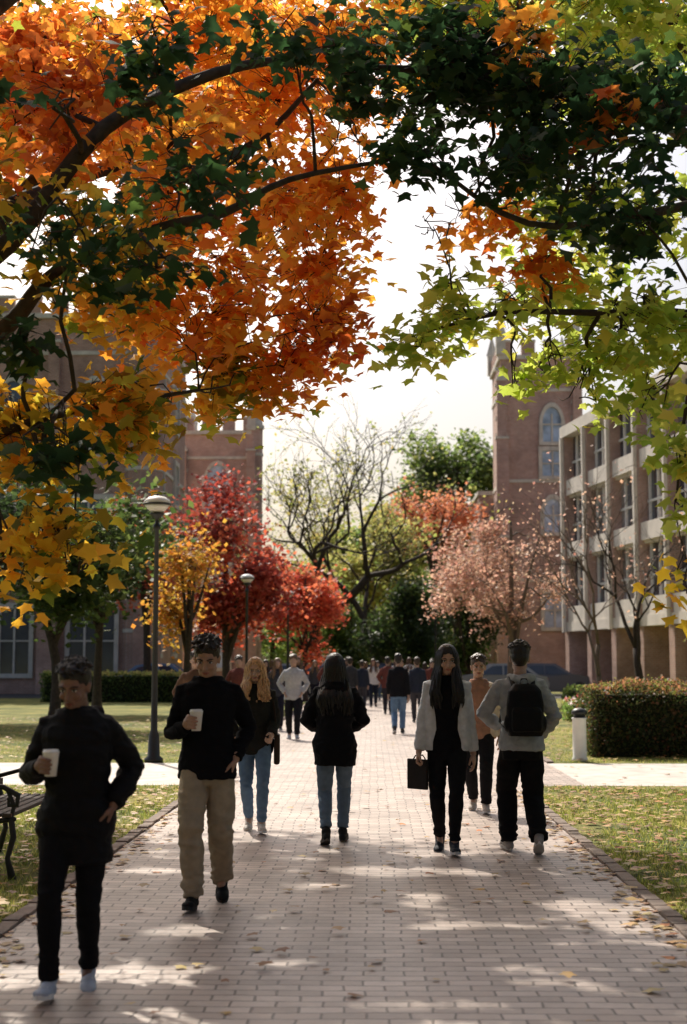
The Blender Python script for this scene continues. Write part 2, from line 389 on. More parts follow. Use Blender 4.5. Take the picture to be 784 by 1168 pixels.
def blades(name,regs,n,seed):
    rg=np.random.default_rng(seed); ps=[]
    for (x0,x1,y0,y1,w) in regs:
        k=int(n*w); ps.append(np.stack([rg.uniform(x0,x1,k),rg.uniform(0,1,k)**1.4*(y1-y0)+y0],1))
    P=np.concatenate(ps)
    keep=np.array([noise.noise(Vector((q[0]*.9,q[1]*.9,3)))>-.22+rg.normal()*.1 for q in P]); P=P[keep]; N=len(P)
    h=rg.uniform(.02,.055,N); a=rg.uniform(0,2*math.pi,N); w=rg.uniform(.003,.006,N)
    lx=rg.normal(0,.02,N); ly=rg.normal(0,.02,N)
    V=np.zeros((N,3,3)); V[:,0,0]=P[:,0]-np.cos(a)*w; V[:,0,1]=P[:,1]-np.sin(a)*w; V[:,1,0]=P[:,0]+np.cos(a)*w; V[:,1,1]=P[:,1]+np.sin(a)*w
    V[:,2,0]=P[:,0]+lx; V[:,2,1]=P[:,1]+ly; V[:,2,2]=h
    me=bpy.data.meshes.new(name); me.vertices.add(N*3); me.vertices.foreach_set('co',V.ravel())
    me.loops.add(N*3); me.loops.foreach_set('vertex_index',np.arange(N*3,dtype=np.int32)); me.polygons.add(N); me.polygons.foreach_set('loop_start',np.arange(0,N*3,3,dtype=np.int32)); me.update(calc_edges=True)
    c=np.ones((N,3,4)); base=np.array([.18,.22,.04])*rg.uniform(.5,1.5,(N,1)); y=rg.random(N)<.25; base[y]=np.array([.45,.4,.12]); c[:,:,:3]=base[:,None,:]
    ca=me.attributes.new('Col','FLOAT_COLOR','POINT'); ca.data.foreach_set('color',c.ravel()); me.materials.append(M['grassblade'])
    link(bpy.data.objects.new(name,me))
blades('grass',[(PR+.12,6.5,4.5,18.3,.45),(-7,PL-.12,4.5,18.3,.4),(2.8,9,22.6,34,.08),(-10,-2.5,22.6,34,.07)],190000,4)
rg=np.random.default_rng(8)
def scat(x0,x1,y0,y1,n,z): return np.stack([rg.uniform(x0,x1,n),rg.uniform(y0,y1,n),rg.uniform(z,z+.03,n)],1)
LP=np.concatenate([scat(PR+.1,8,5,18,6200,.025),scat(-9,PL-.1,5,18,5000,.025),scat(PL,PR,5,18,230,.018),scat(-2.4,2.7,18,45,140,.018),scat(2.8,14,22.5,40,3400,.03),scat(-14,-2.5,22.5,40,3000,.03),scat(2,14,18.4,22.4,90,.012),scat(-14,-2.4,18.4,22.4,90,.012),
 np.stack([PL+np.abs(rg.normal(0,.12,280)),rg.uniform(5,18,280),np.full(280,.02)],1),np.stack([PR-np.abs(rg.normal(0,.12,280)),rg.uniform(5,18,280),np.full(280,.02)],1)])
leaves('fallen_leaves',LP,rg.uniform(.045,.095,len(LP)),pal('litter',len(LP),rg,.3),M['litter'],None,'maple',flat=True,fold=.12)

# ------------------------------------------------------------------ foreground maples
LM=[([(-5.1,10,0),(-5.0,10,1.3),(-4.9,10,2.6),(-4.3,10.3,4.5),(-3.4,11.5,7),(-2.2,13,8.6),(-.8,13.6,9)],.3,.05),
    ([(-4.95,10,2.4),(-3.5,10,3.9),(-2.62,10,4.6),(-1.95,10,5.45),(-1.15,10.2,5.95),(-.5,10.4,6.15)],.11,.025),
    ([(-4.95,10,2.0),(-3.4,10,3.3),(-2.62,10,3.98),(-2.3,10,4.35),(-1.57,10,4.68),(-1.08,10,4.8),(-.6,10,5.05),(.18,10,5.2)],.085,.012),
    ([(-4.95,10,1.9),(-3.2,9.6,2.8),(-2.3,9.5,3.2),(-1.3,10.5,3.6)],.06,.012),
    ([(-4.9,10,3.4),(-3.4,11.5,5.2),(-2.2,12.8,6.2),(-1.2,13,6.4),(-.5,12.6,6.9)],.08,.02)]
LL=[(-.6,12,5.25,.62,.9,.8,'orange',1300),(-.42,11.5,4.35,.38,.6,.38,'redor',500),(-1.56,13,6.0,1.0,1.1,.9,'orange',1950),
 (-1.9,10,4.5,.65,.8,.6,'mix',850),(-1.35,11,4.4,.7,.8,.5,'orange',1000),(-1.15,11.5,3.9,.45,.6,.32,'mix',470),(-.72,11.5,3.95,.26,.4,.22,'orange',190),(-1.8,10,3.35,.5,.6,.40,'mix',600),
 (-2.2,9.5,3.15,.45,.6,.45,'yellow',540),(-2.0,9.2,2.45,.34,.4,.28,'yellow',270),(-2.35,9.0,2.2,.3,.4,.3,'yellow',210),(-1.85,9.1,2.2,.15,.3,.15,'yellow',60),(-2.1,14,7.6,1.4,1.4,.9,'orange',1900),(-.6,13,7.1,.9,1,.6,'orange',1200),
 (-2.45,10.5,5.7,.6,.8,.6,'redor',680),(-1.5,10.5,5.5,.5,.6,.35,'orange',380),(-.3,12,6.1,.45,.6,.4,'orange',400),
 (-1.35,8.6,5.4,.42,.4,.22,'shadegreen',140),(-1.2,8.6,4.5,.4,.35,.18,'shadegreen',110),(-1.4,9.0,4.12,.4,.3,.15,'shadegreen',90),(-1.95,8.5,4.2,.35,.3,.28,'shadegreen',120),(-.55,9.2,5.8,.45,.3,.2,'shadegreen',130),
 (-1.9,8.5,2.82,.30,.35,.22,'shadegreen',110),(-2.1,9,5.2,.35,.3,.2,'shadegreen',80),(-.9,9,4.85,.25,.3,.1,'shadegreen',40),(-2.2,9,3.6,.3,.3,.15,'shadegreen',80),
 (-3.3,10,5.2,.9,1.3,1.4,'mix',1100),(-3.3,10,3.4,.8,1,.7,'mix',600),(-5.6,10,6,1.8,2,1.6,'mix',1500),
 (-3.2,12.5,9.0,2.4,2.4,1.0,'topmix',4200),(-.6,13.6,8.7,1.6,1.8,.6,'orange',2200)]
tree('maple_tree',LM,LL,.118,21,per=9,spread=.11,gap=-.16,gfreq=1.7,secr=.026,opening=True)
RMl=[([(5.3,12,0),(5.2,12,1.5),(5.1,12,3),(4.6,12.3,5.2),(3.8,13,7.4),(2.4,13.6,8.8),(.6,13.8,8.8)],.32,.05),
    ([(5.1,12,2.9),(3.7,11.5,4.1),(2.6,11.1,4.3),(1.8,11,4.3),(1.0,11,4.3),(.25,11,4.1)],.06,.007),
    ([(5.0,12,3.6),(3.6,11.5,5.6),(2.2,11,6.0),(.9,11,6.25),(-.05,10.7,6.2)],.11,.02),
    ([(4.4,11.8,3.5),(3.2,10.6,4.3),(2.3,9.8,3.7),(2.06,9.6,2.7)],.04,.008),
    ([(3.6,11.5,5.6),(2.2,11,5.1),(1.2,10.6,4.9),(.45,10,5.15)],.05,.012)]
RL=[(.55,11,6.35,.68,.8,.5,'shadegreen',900),(1.43,11,6.05,.8,.9,.6,'shadegreen',1100),(.35,10,5.3,.36,.4,.22,'shadegreen',230),(-.02,10.5,6.1,.34,.4,.4,'shadegreen',320),
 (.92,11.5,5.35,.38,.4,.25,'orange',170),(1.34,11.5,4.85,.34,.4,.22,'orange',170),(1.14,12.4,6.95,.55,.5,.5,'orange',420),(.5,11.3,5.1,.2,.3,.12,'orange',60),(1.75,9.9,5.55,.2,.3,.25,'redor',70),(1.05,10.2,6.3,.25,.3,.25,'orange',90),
 (1.72,9.5,4.75,.42,.5,.42,'shadegreen',330),(1.15,10,5.2,.45,.4,.26,'shadegreen',200),(1.9,10,5.6,.5,.5,.5,'shadegreen',330),
 (.95,11,4.32,.55,.6,.17,'ygreen',260),(.3,11,4.08,.28,.3,.10,'ygreen',90),(.7,11.3,4.62,.22,.3,.14,'ygreen',60),(1.93,11,4.15,.65,.7,.30,'ygreen',540),(1.75,11.4,3.75,.25,.3,.14,'ygreen',80),(1.4,11.2,3.98,.25,.3,.12,'ygreen',70),(1.12,11.2,3.72,.14,.2,.08,'ygreen',28),(1.5,12,4.7,.6,.6,.22,'ygreen',320),
 (1.95,12.3,5.4,.8,.7,.45,'ygreen',700),(2.08,9.5,2.95,.12,.25,.5,'ygreen',150),(2.10,9.5,2.15,.12,.15,.25,'yellow',60),(2.3,12.4,7.35,.75,.8,.6,'ygreen',750),(2.1,10.5,3.55,.2,.4,.2,'ygreen',80),
 (3.6,12,5.6,1.1,1.5,1.4,'ygreen',1400),(6,12.5,6.5,1.8,2,1.6,'ygreen',1500),
 (3.2,13.2,9.1,2.4,2.4,1.0,'topmix',2800),(.9,14,8.9,1.6,1.6,.6,'ygreen',1900)]
tree('maple_tree',RMl,RL,.118,33,per=9,spread=.11,gap=-.2,gfreq=1.6,secr=.022,opening=True)
# second pair of maples, further along the walk: their crowns meet over the path and shade it
L2=[([(-6.6,18.5,0),(-6.5,18.5,2),(-6.2,18.5,4.5),(-5.2,18.4,7),(-3.4,18.3,8.8),(-1.4,18.4,9.6),(.3,18.6,10)],.32,.05),
    ([(-6.2,18.5,4.4),(-5.4,19.5,7.5),(-3.8,20.5,9.8),(-1.8,21,10.8),(.4,21.2,11.3)],.16,.04),
    ([(-6.3,18.5,3.8),(-5,17.2,6),(-3.6,16.4,7.6),(-2.2,16.5,8.2)],.13,.03),
    ([(-6.3,18.5,4.5),(-7.5,18.5,6.5),(-8.6,18.5,8)],.12,.03)]
LB=[(-4.8,18,9.2,1.7,1.7,1.2,'orange',2500),(-2.8,18,9.0,1.5,1.6,.9,'orange',2300),(-.8,18.4,9.8,1.3,1.5,.8,'orange',1500),(.9,18.6,10.1,1.2,1.4,.7,'topmix',1300),
    (-4.2,20.8,10.6,1.7,1.5,1.0,'topmix',1500),(-2.0,21.2,11.2,1.6,1.5,.9,'orange',1300),(-6.6,18.5,8.4,1.9,2.3,1.6,'mix',2200),(-3.6,16.4,8.6,1.4,1.3,.8,'redor',1900),(-5.6,15.8,8.2,1.6,1.5,1.1,'mix',2000),(-6.8,21,10,1.8,1.6,1.2,'mix',1600)]
tree('maple_tree',L2,LB,.18,35,per=10,spread=.18,gap=-.2,gfreq=.75,secr=.03,opening=True)
R2=[([(7.2,19,0),(7.1,19,2),(6.8,19,4.6),(5.8,19,7.2),(4,19,9),(2.2,19,10)],.32,.05),([(6.9,19,4.2),(6,17.6,7),(4.6,16.8,8.6),(3,16.6,9.2)],.14,.03)]
RB=[(5.4,19,9,1.7,1.8,1.2,'ygreen',1600),(3.4,19.2,9.8,1.5,1.6,.9,'ygreen',1500),(2.2,18.6,10.2,1.2,1.3,.7,'topmix',1000),(3.4,16.8,9.4,1.3,1.2,.8,'ygreen',1100),(7.2,19,8.4,1.8,2.2,1.5,'ygreen',1400)]
tree('maple_tree',R2,RB,.15,36,per=10,spread=.16,gap=.0,gfreq=.75,secr=.03,opening=True)
# unseen maples added behind the viewpoint to cut sky fill on the walkers
def fill_block_tree(x,y,sx,seed):
    li=[([(x,y,0),(x-.05*sx,y,2.4),(x-.8*sx,y,4.6),(x-2.6*sx,y+.3,6.6),(x-4.4*sx,y+.2,7.4)],.3,.06),([(x,y,2.6),(x+1*sx,y,4.6),(x+2*sx,y,6.4)],.14,.04),([(x,y,3.0),(x,y+1.4,5),(x-.6*sx,y+2.4,6.6)],.12,.04),([(x,y,2.8),(x,y-1.4,5),(x-.4*sx,y-2.6,6.4)],.12,.04)]
    lo=[(x-4*sx,y+.2,7.6,1.7,2.4,.9,'topmix',1000),(x-2.2*sx,y+1.6,7.4,1.8,1.8,1.2,'mix',1000),(x-2.0*sx,y-1.6,7.2,1.8,1.8,1.3,'mix',1000),(x,y,6.9,2.1,2.2,1.8,'topmix',1200),(x+2*sx,y,6.2,1.6,2.2,1.8,'mix',900),(x,y+2.2,6.0,1.8,1.4,1.6,'mix',700),(x,y-2.4,5.8,1.8,1.4,1.6,'mix',700)]
    tree('maple_tree',li,lo,.27,seed,'rh','leaf','bark',10,.24,-.1,.7,.006,4,.04)
fill_block_tree(-5.2,.5,-1,41); fill_block_tree(5.4,1.0,1,42); fill_block_tree(-5.4,-7,-1,43); fill_block_tree(5.4,-7.5,1,44)
autotree('shade_tree',-10.5,5,9,2.4,3.4,['mgreen','yo'],5200,45,.32,10)  # out-of-view trees at the sides and rear, added to block sky fill
autotree('shade_tree',10.5,6,9,2.4,3.4,['mgreen','yo'],5200,46,.32,10)
autotree('shade_tree',-2,-15,10,2.0,4.0,['mgreen','fgreen'],6000,47,.36,12)
autotree('shade_tree',4,-17,10,2.0,4.0,['mgreen','yo'],6000,48,.36,12)

# ------------------------------------------------------------------ distant trees
autotree('red_maple_tree',-4.9,48,7.8,2.0,2.5,['red','red','bred'],9000,51,.2)
autotree('red_maple_tree',-2.7,57,6.0,1.5,1.7,'bred',5000,52,.2)
autotree('red_maple_tree',-9.5,60,9.6,3,2.6,'bred',4000,53,.22)
autotree('young_maple_tree',-4.9,38,5.3,1.8,1.1,'yo',2600,54,.15)
autotree('shade_tree',-7.6,34,6.2,2.6,2.6,['fgreen','dkgreen'],8000,55,.2)
autotree('shade_tree',-11.5,38,7.5,2.6,3.2,['fgreen','dkgreen'],7000,56,.22)
autotree('shade_tree',-8.5,44,6.8,2.6,2.4,'dkgreen',5000,57,.22)
baretree('bare_tree',-2.9,75,17,61,.36,1.0,'bark',7,(.1,0),'olive',900,.27,.68,.2)
baretree('bare_tree',.5,72,13,77,.28,1.05,'bark',7,(-.1,0),'olive',3000,.26,.66,.22)
autotree('oak_tree',.2,86,13.6,3.5,3.6,['olive','olive','mgreen'],6500,62,.3,gap=-.05,spread=.45)
autotree('oak_tree',5.6,95,18.6,6,4.6,['mgreen','fgreen','mgreen'],12000,63,.34,spread=.45)
autotree('oak_tree',2.2,100,16.0,6,3.8,['mgreen','olive'],8000,64,.34,spread=.45)
autotree('oak_tree',-2.5,100,12.0,4,3.6,['olive','mgreen'],6000,69,.34,spread=.45)
autotree('autumn_tree',3.5,80,12.2,7.2,2.9,'brownor',2600,65,.26,gap=0.0,spread=.4)
autotree('evergreen_tree',1.6,70,6.5,.6,2.6,['fgreen','dkgreen'],8000,66,.24)
autotree('evergreen_tree',-1.2,80,6.3,.4,2.3,['fgreen','mgreen'],6000,67,.24)
autotree('evergreen_tree',5.0,76,7.5,.4,2.6,['dkgreen','fgreen'],6000,68,.24)
baretree('russet_tree',4.9,50,8.8,71,.13,.95,'barklight',7,(0,0),'russet',7500,.25)
autotree('ornamental_tree',4.9,50.3,8.0,1.9,2.4,'russet',2200,72,.14,gap=.0,bark='barklight')
baretree('bare_tree',7.3,45,7.4,73,.10,.7,'barklight',6,(0,0),'russet',200,.3,.62)
baretree('bare_tree',8.9,47,7.0,74,.15,.8,'bark',6,(-.2,0),'russet',150,.3,.64)
rgm=np.random.default_rng(80); PP=[];KK=[]
tb=B()
for i in range(46):
    x=-60+i*2.8+rgm.normal()*1; y=118+rgm.uniform(-6,10); h=rgm.uniform(7,11)
    tb.tube([(x,y,0),(x,y,h*.7)],[.3,.1],6,False)
    for k in range(5):
        c=np.array([x,y,h*.55])+rgm.normal(size=3)*np.array([1.4,1.2,h*.2]); u=rgm.normal(size=(420,3)); u/=np.linalg.norm(u,axis=1)[:,None]
        PP.append(c+u*rgm.uniform(.5,1,(420,1))*np.array([2,2,1.9])); KK.append(pal(['fgreen','mgreen','olive','mgreen'][rgm.integers(0,4)],420,rgm))
e=empty('distant_trees'); leaves('foliage',np.concatenate(PP),rgm.uniform(.3,.6,sum(len(q) for q in PP)),np.concatenate(KK),M['farleaf'],e,'rh'); mk('trunks',tb,M['bark'],e)

# hedges
def hedge(name,x0,x1,y0,y1,h,palA,n,seed,palT=None,size=.05):
    rg=np.random.default_rng(seed); e=empty(name)
    b=B(); b.box(x0+.1,x1-.1,y0+.1,y1-.1,0,h-.1); mk('inner_branches',b,plain('hedge_core',(.02,.025,.01),1),e)
    A=[(y1-y0)*h*2,(x1-x0)*h*2,(x1-x0)*(y1-y0)]; tot=sum(A); P=[];K=[]
    k=int(n*A[1]/tot); P.append(np.stack([rg.uniform(x0,x1,k),np.where(rg.random(k)<.5,y0,y1)+rg.normal(0,.05,k),rg.uniform(.03,h,k)],1)); K.append(pal(palA,k,rg,.3))
    k=int(n*A[0]/tot); P.append(np.stack([np.where(rg.random(k)<.5,x0,x1)+rg.normal(0,.05,k),rg.uniform(y0,y1,k),rg.uniform(.03,h,k)],1)); K.append(pal(palA,k,rg,.3))
    k=int(n*A[2]/tot); P.append(np.stack([rg.uniform(x0,x1,k),rg.uniform(y0,y1,k),h+np.abs(rg.normal(0,.06,k))-.03],1)); K.append(pal(palT or palA,k,rg,.3))
    P=np.concatenate(P)
    P[:,2]+=np.array([noise.noise(Vector(q*1.7)) for q in P])*.12; P[:,2]=np.maximum(P[:,2],.01)
    leaves('foliage',P,rg.uniform(.6,1.4,len(P))*size,np.concatenate(K),M['farleaf'],e,'rh',upk=.3,seed=seed)
PAL['hedgetop']=[((.26,.12,.06),4),((.15,.16,.04),4),((.32,.2,.08),2)]
PAL['hedgeside']=[((.08,.085,.03),4),((.055,.075,.022),4),((.17,.08,.04),1.5)]
PAL['flower']=[((.7,.6,.6),3),((.14,.18,.04),4),((.5,.1,.1),1)]
hedge('hedge',3.65,9,23.9,25.3,1.12,'hedgeside',34000,91,'hedgetop',.055)
hedge('low_hedge',5.2,10.2,38,39.2,.5,'mgreen',8000,92,'flower',.08)
hedge('low_hedge',6,13,44,45.2,.75,'fgreen',8000,93,'mgreen',.09)
hedge('shrub_row',-13,-7,56,57.2,1.1,'fgreen',7000,94,'olive',.1)

# ------------------------------------------------------------------ buildings
def frameT(o,u,nrm):
    u=Vector(u).normalized(); nn=Vector(nrm).normalized()
    T=Matrix(((u.x,nn.x,0,o[0]),(u.y,nn.y,0,o[1]),(0,0,1,o[2]),(0,0,0,1))); return T
def archwin(bs,bg,T,x,z,w,h,pt=True,fr=.22,dp=.16,mull=1):
    def outline(w,h,dz=0):
        o=[(-w/2,0-dz),(w/2,0-dz)]
        if pt:
            hs=h-w*.75
            o+=[(w/2,hs)]
            for k in range(1,5):
                t=k/5; o.append((w/2*(1-t**1.5),hs+(h-hs)*math.sin(t*math.pi/2)))
            o+=[(0,h)]
            o+=[(-a,b_) for a,b_ in o[-2:1:-1]]
        else: o+=[(w/2,h),(-w/2,h)]
        return o
    oi=outline(w,h); oo=outline(w+2*fr,h+fr*1.2,fr)
    n=len(oi); v=[]
    for (yy) in (0.0,dp):
        for a,c in oo: v.append(T@Vector((x+a,yy,z+c)))
        for a,c in oi: v.append(T@Vector((x+a,yy,z+c)))
    f=[]
    for i in range(n):
        j=(i+1)%n
        f.append((2*n+i,2*n+j,3*n+j,3*n+i)); f.append((i,j,2*n+j,2*n+i)); f.append((n+i,n+j,3*n+j,3*n+i))
    bs.add(v,f)
    bg.add([T@Vector((x+a,.02,z+c)) for a,c in oi],[tuple(range(n))])
    for k in range(mull):
        xm=x-w/2+w*(k+1)/(mull+1); bs.box(xm-.05,xm+.05,.021,.12,z+.001,z+h*(.8 if pt else .999),T)
    bs.box(x-w/2+.001,x+w/2-.001,.021,.1,z+h*.5-.04,z+h*.5+.04,T)
def gothic_tower(name,x0,x1,y0,y1,h,wins,mat='wallL',turret=None,pale=False):
    e=empty(name); bw=B(); bs=B(); bg=B()
    bw.box(x0,x1,y0,y1,0,h)
    bays=[x0,x1]
    if x1-x0>12: bays+=[x0+5.1,x0+9.3,x0+13.5,x0+17.7]
    for cx in bays:
        for (w,d,zt) in ((.9,.9,h*.45),(.72,.65,h*.75),(.55,.45,h*.93)):
            bw.box(cx-w/2,cx+w/2,y0-d,y0-.075,0 if zt<h*.5 else zt-h*.35,zt)
            bs.box(cx-w/2-.05,cx+w/2+.05,y0-d-.05,y0-.076,zt,zt+.14)
    for z in (h*.32,h*.62,h*.9):
        bs.box(x0-.06,x1+.06,y0-.07,y1+.06,z,z+.2)
    bs.box(x0-.15,x1+.15,y0-.16,y1+.15,h,h+.25)
    z=.4
    while z<h-.6:
        for cx in (x0,x1):
            s_=.34 if int(z/.5)%2 else .22
            bs.box(cx-s_,cx+s_,y0-.03,y0+.25,z,z+.24)
        z+=.5
    x=x0-.1
    while x<x1-.3:
        bw.box(x,min(x+.8,x1+.1),y0-.1,y0+.3,h+.251,h+1.05); bs.box(x-.04,min(x+.84,x1+.14),y0-.14,y0+.34,h+1.051,h+1.18); x+=1.35
    for yy in np.arange(y0+1,y1-.5,1.35):
        for cx in (x0-.1,x1-.3): bw.box(cx,cx+.4,yy,yy+.8,h+.251,h+1.05)
    for cx in (x0,x1):
        for cy in (y0,y1):
            bs.box(cx-.28,cx+.28,cy-.28,cy+.28,h+.252,h+1.5); bs.lathe([(.36,0),(.02,1.3)],(cx,cy,h+1.501),4)
    T=frameT((x0,y0,0),(1,0,0),(0,-1,0))
    for (wx,wz,w,hh,pt,m) in wins: archwin(bs,bg,T,wx,wz,w,hh,pt,mull=m)
    T2=frameT((x1,y1,0),(0,-1,0),(1,0,0))
    k=(y1-y0)
    for wz in np.arange(2,h-3,4.2):
        archwin(bs,bg,T2,k*.3,wz,1.2,2.2,False); archwin(bs,bg,T2,k*.7,wz,1.2,2.2,False)
    if turret:
        tx,ty,tr,th=turret; bw.lathe([(tr,0),(tr,th)],(tx,ty,0),8); bs.lathe([(tr+.1,th),(tr+.1,th+.25)],(tx,ty,0),8); bs.lathe([(tr,th+.26),(.05,th+2.4)],(tx,ty,0),8)
        for z in np.arange(3,th,4): bs.lathe([(tr+.05,z),(tr+.05,z+.18)],(tx,ty,0),8)
    mk('brick_walls',bw,M[mat],e); mk('stone_trim',bs,M['stone'],e); mk('windows',bg,M['glasspale' if pale else 'glass'],e)
    return e
W=[]
for fx in (3,7.2,11.4,15.6,19.8):
    W+= [(fx,1.0,2.2,3.2,False,2),(fx,6.8,1.7,2.8,False,2),(fx,12.2,1.5,3.4,True,1)]
gothic_tower('gothic_hall',-33.6,-11.2,70,84,18.8,W,turret=(-11.4,70.2,.95,20.2))
gothic_tower('gothic_tower',-12.4,-7.9,92,97,16.4,[(2.3,11.2,1.6,3.2,True,1),(2.3,6.4,1.6,2.6,False,1),(2.3,1.2,1.6,2.6,False,1)],'wallR',turret=(-7.8,92.4,.6,16.8),pale=True)
gothic_tower('brick_tower',7.7,12.2,84,90,19.6,[(3.0,14.6,1.1,2.1,True,1),(3.0,12.55,1.2,1.5,False,1),(3.0,9.2,1.1,2.0,True,1),(3.0,3.6,1.2,2,False,1)],'wallR',pale=True)
bw=B(); bw.box(6.4,7.24,84.8,92,0,11.5); e=empty('brick_wing'); mk('walls',bw,M['wallR'],e); bs=B(); bs.box(6.3,7.23,84.7,92,11.501,11.75); mk('coping',bs,M['stone'],e)
e=empty('classroom_building'); bw=B(); bc=B(); bg=B(); bf=B(); bq=B()
A=(9.7,70,0); u=(.158,-.987,0); nn=(-.987,-.158,0); T=frameT(A,u,nn); Ln=42; D=14
bw.box(0,Ln,-D,-.5,3.2,12.6,T); bw.box(0,Ln,-D,-1.6,0,3.19,T)
bc.box(-.25,Ln+.25,-D-.1,.35,12.6,13.15,T)
fl=[3.5,6.6,9.7]
bc.box(-.1,Ln,-1.59,.24,3.05,3.5,T)
rw_=random.Random(4)
for z in fl:
    bc.box(-.05,Ln,-.3,.2,z+.002,z+.75,T)
    xx=.0
    while xx<Ln:
        (bg if rw_.random()<.6 else bq).box(xx+.001,xx+.999,-.30,-.2,z+.76,z+2.98,T)
        bf.box(xx-.05,xx+.05,-.199,-.1,z+.76,z+2.97,T); xx+=1.0
    bf.box(0.06,Ln,-.198,-.12,z+1.6,z+1.7,T)
    if z<9: bc.box(0,Ln,-.48,.06,z+2.982,z+3.0995,T)
xx=0
while xx<=Ln+.1:
    bw.box(xx-.24,xx+.24,-.49,.26,3.5,12.59,T); bw.box(xx-.3,xx+.3,-1.5,.2,0,3.04,T)
    bc.box(xx-.10,xx+.10,.265,.42,3.0,12.59,T)
    xx+=3.5
bg.box(0,Ln,-1.57,-1.53,.3,2.9,T)
mk('brick_walls',bw,M['wallR'],e); mk('concrete_bands',bc,M['cream'],e); mk('window_glass',bg,M['glass'],e); mk('window_blinds',bq,M['glassmix'],e); mk('window_frames',bf,M['white'],e)

# ------------------------------------------------------------------ street furniture
def lamp(x,y,h=4.05):
    e=empty('street_lamp',(x,y,0)); b=B()
    b.lathe([(.15,0),(.15,.06),(.10,.1),(.085,.42),(.055,.5),(.048,1.2),(.036,h-.38),(.06,h-.36),(.06,h-.3),(.03,h-.27),(.03,h-.2),(.11,h-.14),(.125,h-.11),(.02,h-.1)],n=16)
    b.lathe([(.225,h+.02),(.235,h+.04),(.225,h+.05)],n=24); b.lathe([(.025,h+.17),(.02,h+.2)],n=10)
    mk('post',b,M['dark'],e,True)
    g=B(); g.lathe([(.1,h-.095),(.17,h-.02),(.205,h+.018)],n=24); mk('lamp_glass',g,M['lampg'],e,True)
    c=B(); c.lathe([(.222,h+.052),(.2,h+.1),(.13,h+.15),(.03,h+.172)],n=24); mk('cap',c,M['white'],e,True)
M['lampg']=plain('frosted_glass',(.7,.68,.62),.3,.05,5)
for x,y in ((-3.45,22.6),(-3.8,43),(-3.15,53),(2.9,66)): lamp(x,y)
e=empty('bollard',(3.28,22.9,0)); b=B(); b.lathe([(.125,0),(.125,.05),(.11,.07),(.11,.66),(.12,.67),(.12,.69)],n=20); mk('post',b,M['white'],e,True)
b=B(); b.lathe([(.09,.691),(.09,.74),(.125,.745),(.125,.79),(.08,.83),(.02,.845)],n=20); mk('cap',b,M['dark'],e,True)
e=empty('park_bench',(-3.12,10.5,0)); b=B()
for yy in (0,1.5):
    b.tube([(.0,yy,0),(.06,yy,.2),(.02,yy,.44),(-.06,yy,.7),(-.14,yy,.88)],[.03,.022,.024,.02,.018],8)
    b.tube([(.5,yy,0),(.46,yy,.15),(.5,yy,.3),(.48,yy,.44)],[.032,.02,.024,.022],8)
    b.tube([(.02,yy,.42),(.25,yy,.40),(.5,yy,.43)],[.02]*3,8)
    b.tube([(-.02,yy,.62),(.2,yy,.68),(.42,yy,.66),(.53,yy,.60),(.52,yy,.53),(.46,yy,.53),(.46,yy,.58)],[.018,.018,.02,.022,.02,.016,.012],8)
    b.tube([(.48,yy,.44),(.5,yy,.52),(.45,yy,.64)],[.016]*3,8)
mk('iron_ends',b,M['dark'],e,True)
b=B()
for k in range(6): b.box(.04+k*.078,.04+k*.078+.062,-.05,1.55,.445,.475)
for k in range(4):
    z=.54+k*.085; x=.02-(z-.44)*.33; b.box(x-.0,x+.03,-.05,1.55,z,z+.065)
mk('slats',b,M['wood'],e,False,.006)

